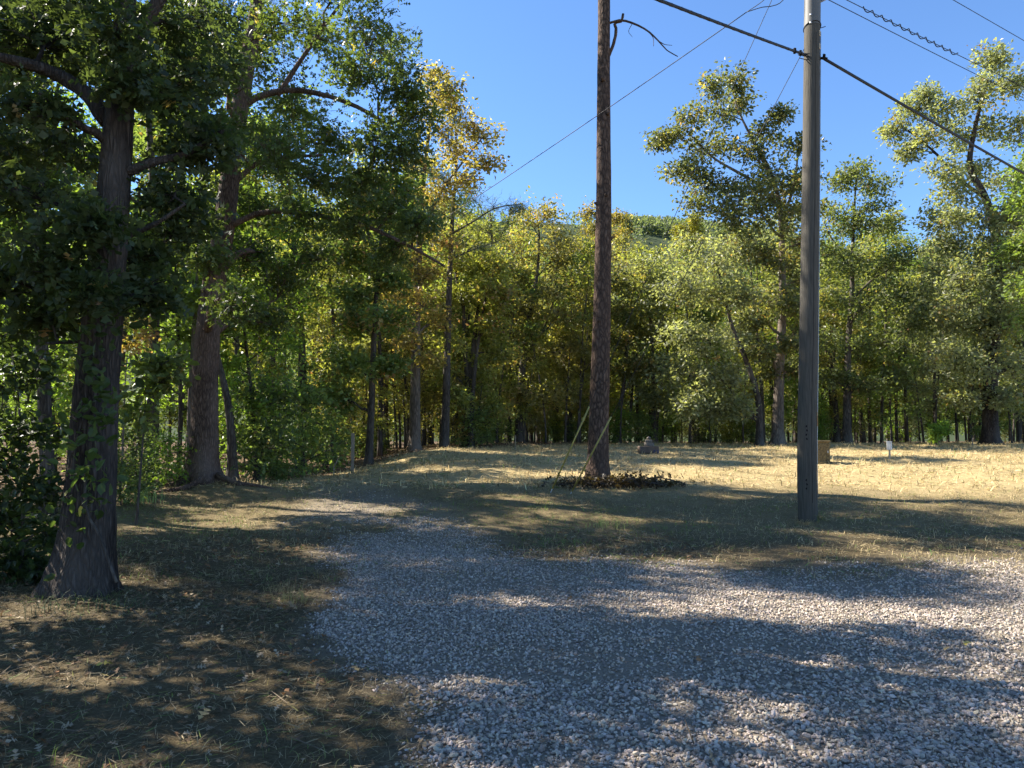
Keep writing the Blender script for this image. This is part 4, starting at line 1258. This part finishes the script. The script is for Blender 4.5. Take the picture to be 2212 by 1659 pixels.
mb = MB()
cr = [on_pole(py, .12 + .03 * math.sin(py * .02), -.006)[0] for py in np.linspace(78, 1085, 40)]
mb.tube(cr, .0085, 5)
mb.build('drying_crack', M_DARK, pe)
mb = MB()
sl = [on_pole(py, 0, 0)[0] - on_pole(py, 0, 0)[1] * np.interp(on_pole(py, 0)[0][2], pts[:, 2], prad) for py in (58, 30, 0, -40, -100)]
mb.tube(sl, np.interp([s_[2] for s_ in sl], pts[:, 2], prad) + .005, 32, False)
mb.build('sleeve', M_SLEEVE, pe)
mb = MB()
ring = [on_pole(60 - 6 * math.cos(a), a, .010)[0] for a in np.linspace(-math.pi, math.pi, 40)]
mb.tube(ring, .007, 6, False)
mb.build('band', M_DARK, pe)
for py in (40, 57):
    mb = MB()
    p_, d_ = on_pole(py, -.55, .012)
    mb.tube([p_ - d_ * .015, p_ + d_ * .004, p_ + d_ * .0041, p_ + d_ * .02], [.022, .022, .009, .009], 12)
    mb.build('bolt', M_STEEL, pe)
mb = MB()
p_, d_ = on_pole(66, .95, 0)
mb.tube([p_, p_ + np.array([.09, -.02, .02])], .007, 6)
mb.build('peg', M_DARK, pe)
for py, hh_, nm in ((78, .095, 0), (106, .095, 1)):
    p_, d_ = on_pole(py, .80, .004)
    mb = MB()
    mb.box(p_, (.055, .006, hh_), .80, .002)
    tg = mb.build('tag', M_TAG, pe, False)
    mb = MB()
    f = p_ + d_ * .004
    side = np.array([math.cos(.8), math.sin(.8), 0])
    for dx, dz, sx, sz in ((-.014, 0, .007, .05), (0, .025, .032, .007), (0, -.025, .032, .007), (.014, -.012 if nm == 0 else .012, .007, .026)):
        mb.box(f + side * dx + np.array([0, 0, dz]), (sx, .003, sz), .80)
    mb.build('marking', M_TAGD, tg, False)
p_, d_ = on_pole(905, 1.15, .006)
mb = MB()
mb.box(p_, (.06, .012, .25), 1.15, .003)
tg = mb.build('tag', simple('orange_tag', (.40, .22, .08), .6, .3, var=.3, scale=25), pe, False)
tg['label'] = 'faded orange tag on the right side of the pole'
for dz in (-.08, -.02, .04):
    mb = MB()
    mb.box(p_ + d_ * .009 + np.array([0, 0, dz]), (.035, .003, .03), 1.15)
    mb.build('marking', M_TAGD, tg, False)
for py, n in ((935, 4), (1050, 3)):
    mb = MB()
    for i in range(n):
        p_, d_ = on_pole(py - 14 + i * 9, -.45 + .06 * (i % 2), .0015)
        mb.box(p_, (.022, .003, .034), -.45, 0, .3 * (-1) ** i)
    mb.build('brand_mark', M_DARK, pe, False)
mb = MB()
mb.tube([on_pole(py, 1.45, .012)[0] for py in np.linspace(70, 1075, 30)], .007, 5)
mb.build('ground_wire', M_STEEL, pe)
mb = MB()
p_, d_ = on_pole(128, 1.4, 0)
mb.tube([p_, p_ + np.array([.05, -.03, .0]), p_ + np.array([.12, -.04, -.02])], [.02, .03, .016], 8)
mb.box(p_ + np.array([.06, -.04, .04]), (.05, .03, .05), .3, .006)
mb.build('cable_clamp', M_DARK, pe)
mb = MB()
p_, d_ = on_pole(125, -1.3, 0)
for dz, o2 in ((.05, .09), (0, .14), (-.06, .12)):
    mb.tube([p_ + np.array([.05, -.07, dz - .03]), p_ + np.array([-.01, -.02, dz]), p_ + np.array([-o2, -.02, dz + .03])], .008, 5)
mb.build('cable_tail', M_WIRE, pe)
mb = MB()
p_, d_ = on_pole(2, 1.2, 0)
mb.tube([p_, p_ + np.array([.10, -.02, .02]), p_ + np.array([.17, -.02, .05]), p_ + np.array([.28, 0, .04])], [.03, .022, .03, .02], 8)
mb.tube([p_ + np.array([0, 0, -.05]), p_ + np.array([.12, -.02, .0]), p_ + np.array([.16, -.02, .05])], .012, 6)
mb.build('bracket', M_STEEL, pe)


# ------------------------------------------------------------------ wires
def wire(name, label, a, b_, rad, sag=.0, cat='wire', group='overhead wires', n=40, mat=None):
    a, b_ = np.asarray(a), np.asarray(b_)
    t = np.linspace(0, 1, n)[:, None]
    p = a * (1 - t) + b_ * t
    p[:, 2] -= (4 * sag * t * (1 - t))[:, 0]
    e = MB()
    e.tube(p - a, rad, 6)
    o = e.build(name, mat or M_WIRE, None, True, tuple(a))
    setp(o, label, cat, group)
    return o, p


# thick lashed bundle, left and right of the pole
o, p = wire('cable_bundle', 'thick lashed cable bundle running from the pole up to the left', at(1737, 124, PY) + np.array([0, -.08, 0]), at(1150, -108, 7.2), .021, .02)
for k_ in range(2):
    mb = MB()
    tt = np.linspace(0, 1, 160)
    q = np.stack([np.interp(tt, np.linspace(0, 1, len(p)), p[:, i]) for i in range(3)], -1) - p[0]
    q[:, 0] += .018 * np.sin(tt * 90 + k_ * 3.1)
    q[:, 2] += .018 * np.cos(tt * 90 + k_ * 3.1)
    mb.tube(q, .009, 5)
    mb.build('strand', M_WIRE, o)
for tt in (.035, .07):
    mb = MB()
    q = (p[-1] - p[0]) * tt
    mb.box(q, (.045, .045, .10), .2, .008)
    mb.build('clamp', M_DARK, o)
o, p = wire('cable_bundle', 'thick lashed cable bundle running from the pole down to the right', at(1775, 129, PY) + np.array([0, -.05, 0]), at(2560, 560, 24), .022, .10)
mb = MB()
q = p - p[0]
q = q.copy()
q[:, 2] += .03
mb.tube(q, .010, 5)
mb.build('strand', M_WIRE, o)
wire('power_line', 'lower of the two parallel lines running right from the pole top', at(1757, -17, PY), at(2600, 400, 24), .0075, .05)
o, p = wire('power_line', 'line with a spiral damper running right from the pole top', at(1757, -36, PY), at(2600, 372, 24), .0075, .05)
mb = MB()
tt = np.linspace(.075, .245, 150)
L_ = p[-1] - p[0]
q = tt[:, None] * L_[None, :]
q[:, 2] -= 4 * .05 * tt * (1 - tt)
w_ = (tt - .075) / .17 * 2 * math.pi * 11
q[:, 2] += .035 * np.cos(w_)
q[:, 1] += .035 * np.sin(w_)
mb.tube(q, .010, 5)
mb.build('spiral_damper', M_WIRE, o)
wire('power_line', 'highest line crossing the upper right corner', at(1757, -174, PY), at(2600, 311, 24), .0075, .0)
wire('power_line', 'service line slanting down left across the sky into the trees', at(1613, 26, 13.6), at(870, 530, 23.0), .0085, .06)
mb = MB()
a_ = at(1613, 26, 13.6)
q = smooth_path([at(1613, 26, 13.6) - a_, at(1645, 16, 13.4) - a_, at(1668, 13, 13.3) - a_, at(1690, 2, 13.2) - a_, at(1720, -40, 13.1) - a_, at(1754, -80, 13.0) - a_], 24)
mb.tube(q, .008, 5)
q = smooth_path([at(1613, 26, 13.6) - a_, at(1640, 8, 13.4) - a_, at(1670, -14, 13.2) - a_, at(1754, -60, 13.0) - a_], 20)
mb.tube(q, .007, 5)
setp(mb.build('drip_loop', M_WIRE, None, True, tuple(a_)), 'looping wire ends at the top left of the utility pole', 'wire', 'overhead wires')

M_GUARD = simple('yellow_guard', (.30, .25, .06), .5, .35, var=.2, scale=4)
for top, bot, gtop, lab in (((1757, -200), (1187, 1047), (1276, 868), 'left guy wire with yellow guard, anchored left of the bare pine'), ((1738, 104), (1230, 1062), (1316, 898), 'right guy wire with yellow guard crossing in front of the bare pine')):
    bY = 15.7
    a_ = gat(bot[0], bY, bot[1]) - np.array([0, 0, .05])
    t_ = at(top[0], top[1], PY)
    o, p = wire('guy_wire', lab, a_, t_, .006, 0, 'guy wire', 'guy wires')
    frac = (gtop[1] - bot[1]) / (top[1] - bot[1])
    # depth-correct share of the span that the guard covers
    fr_ = frac * bY / (PY * (1 - frac) + bY * frac) * 1.0
    mb = MB()
    d_ = (t_ - a_)
    mb.tube([d_ * .012, d_ * fr_], .017, 10)
    mb.build('guard', M_GUARD, o)
    mb = MB()
    mb.tube([d_ * -.01, d_ * .02], .012, 6)
    mb.build('anchor_rod', M_STEEL, o)

# ------------------------------------------------------------------ small things in the field
M_RUST = simple('rusty_brown_metal', (.125, .092, .040), .75, .3, var=.75, scale=16, bumps=.2)
p = gat(1771, 22.0)
e = empty('utility_cabinet', tuple(p))
e.rotation_euler = (0, 0, .12)
setp(e, 'rusty brown utility cabinet half hidden behind the pole', 'cabinet')
for nm, c, s_, bv_ in (('body', (0, 0, .30), (.42, .36, .62), .012), ('lid', (0, -.005, .635), (.47, .41, .06), .015), ('base', (0, 0, .015), (.50, .44, .07), .01), ('door', (0, -.185, .30), (.36, .014, .52), .004), ('latch', (.13, -.198, .33), (.03, .02, .07), .004)):
    mb = MB()
    mb.box(c, s_, 0, bv_)
    mb.build(nm, M_RUST if nm not in ('latch',) else M_STEEL, e, False)

M_WHITE = simple('white_box_plastic', (.72, .71, .67), .5, .4, var=.08)
p = gat(1921, 23.5)
e = empty('meter_post', tuple(p))
e.rotation_euler = (0, 0, -.62)
setp(e, 'small white utility box on a thin post in the sunny hay', 'utility box')
mb = MB()
mb.box((0, 0, .16), (.05, .05, .46), 0, .006)
mb.build('post', simple('post_wood', (.42, .36, .27), .8, .2, var=.2), e, False)
mb = MB()
mb.box((0, -.01, .40), (.14, .115, .25), 0, .012)
bx = mb.build('box', M_WHITE, e, False)
mb = MB()
mb.box((0, -.015, .535), (.16, .14, .02), 0, .006)
mb.build('cap', M_WHITE, bx, False)
for i in range(3):
    mb = MB()
    mb.box((-.045 + i * .045, -.077, .40), (.006, .004, .20), 0)
    mb.build('groove', simple('groove_grey', (.30, .30, .29), .7), bx, False)

p = gat(1400, 27.0)
M_BOXB = simple('brown_box', (.115, .085, .068), .8, .2, var=.3, scale=5)
M_BLOCK = simple('grey_block', (.15, .13, .11), .9, .15, var=.25, scale=9, bumps=.4)
M_NAVY = simple('dark_blue', (.03, .04, .09), .6, .3)
mb = MB()
mb.box((0, 0, .13), (.70, .42, .26), .05, .02)
o = setp(mb.build('low_box', M_BOXB, None, False, tuple(p)), 'low brown box on the field carrying the stacked blocks', 'box')
for i in range(2):
    mb = MB()
    mb.box((.19 + i * .11, -.217 + i * .006, .07), (.07, .02, .12), .05, .005)
    mb.build('dark_panel', M_NAVY, o, False)
mb = MB()
mb.box((0, 0, .07), (.30, .22, .13), .2, .012)
setp(mb.build('concrete_block', M_BLOCK, None, False, (p[0] + .03, p[1] - .02, p[2] + .262)), 'grey block lying on the low brown box', 'block', 'blocks stacked on the low box')
mb = MB()
mb.box((0, 0, .05), (.26, .2, .10), -.15, .02)
setp(mb.build('concrete_block', M_BLOCK, None, False, (p[0] + .02, p[1] - .02, p[2] + .40)), 'topmost of the blocks stacked on the low brown box', 'block', 'blocks stacked on the low box')
me = npmesh('stone', ICO_V * np.array([.09, .08, .07]) * (1 + .1 * np.sin(np.arange(12) * 2.1))[:, None], ICO_F, False)
setp(link('stone', me, M_BLOCK, None, (p[0] + .02, p[1] - .02, p[2] + .555)), 'rounded stone crowning the stacked blocks', 'stone')

M_STAKE = simple('grey_stake_wood', (.26, .21, .16), .85, .2, var=.3, scale=8, stretch=(6, 6, 1))
p = gat(762, 22.7)
e = empty('wooden_stake', tuple(p))
setp(e, 'tall thin wooden stake standing at the left edge of the clearing', 'stake')
mb = MB()
mb.box((0, 0, .28), (.085, .06, .62), .1, .006)
mb.build('post', M_STAKE, e, False)
mb = MB()
mb.box((.01, -.045, .82), (.105, .025, .78), .1, .004)
mb.build('board', M_STAKE, e, False)
for px, Y, h, lab in ((1113, 30, .55, 'thin grey marker stake in front of the crooked olive-brown tree'), (2101, 33, .40, 'short pale marker stake left of the largest right oak'), (846, 22, .5, 'broken twig-like stake leaning left of the wooden stake')):
    p = gat(px if px != 846 else 722, Y)
    mb = MB()
    mb.tube([np.array([0, 0, -.05]), np.array([.0, 0, h * .5]), np.array([.02 if px != 846 else .12, 0, h])], [.022, .02, .016], 6)
    setp(mb.build('marker_stake', M_STAKE, None, False, tuple(p)), lab, 'stake', 'marker stakes')

# brush pile beside the bare pine
p = gat(1318, 16.35)
e = empty('brush_pile', tuple(p))
setp(e, 'heap of dead branches and brown leaves at the right foot of the bare pine', 'brush pile')
r = np.random.default_rng(81)
for i in range(26):
    a = r.uniform(0, 6.28)
    c = np.array([.25 + r.normal() * .55, r.normal() * .16, r.uniform(.02, .14)])
    d_ = np.array([math.cos(a), math.sin(a) * .6, r.uniform(-.1, .45)]) * r.uniform(.25, .55)
    mb = MB()
    mb.tube(smooth_path([c - d_, c + r.normal(size=3) * .05, c + d_], 6), np.linspace(.016, .005, 6), 5)
    mb.build('branch', M_BARK, e)
n = 900
c = np.stack([.2 + r.normal(size=n) * .62, r.normal(size=n) * .2, np.abs(r.normal(size=n)) * .08 + .01], -1)
lm = leaf_mesh('leaves', r, c, .12, 'oak', r.uniform(0, 1, (n, 3)) * np.array([1, .5, 1]), .6)
o = link('leaves', lm, M_LEAF, e)
o.color = (.055, .038, .022, .0)
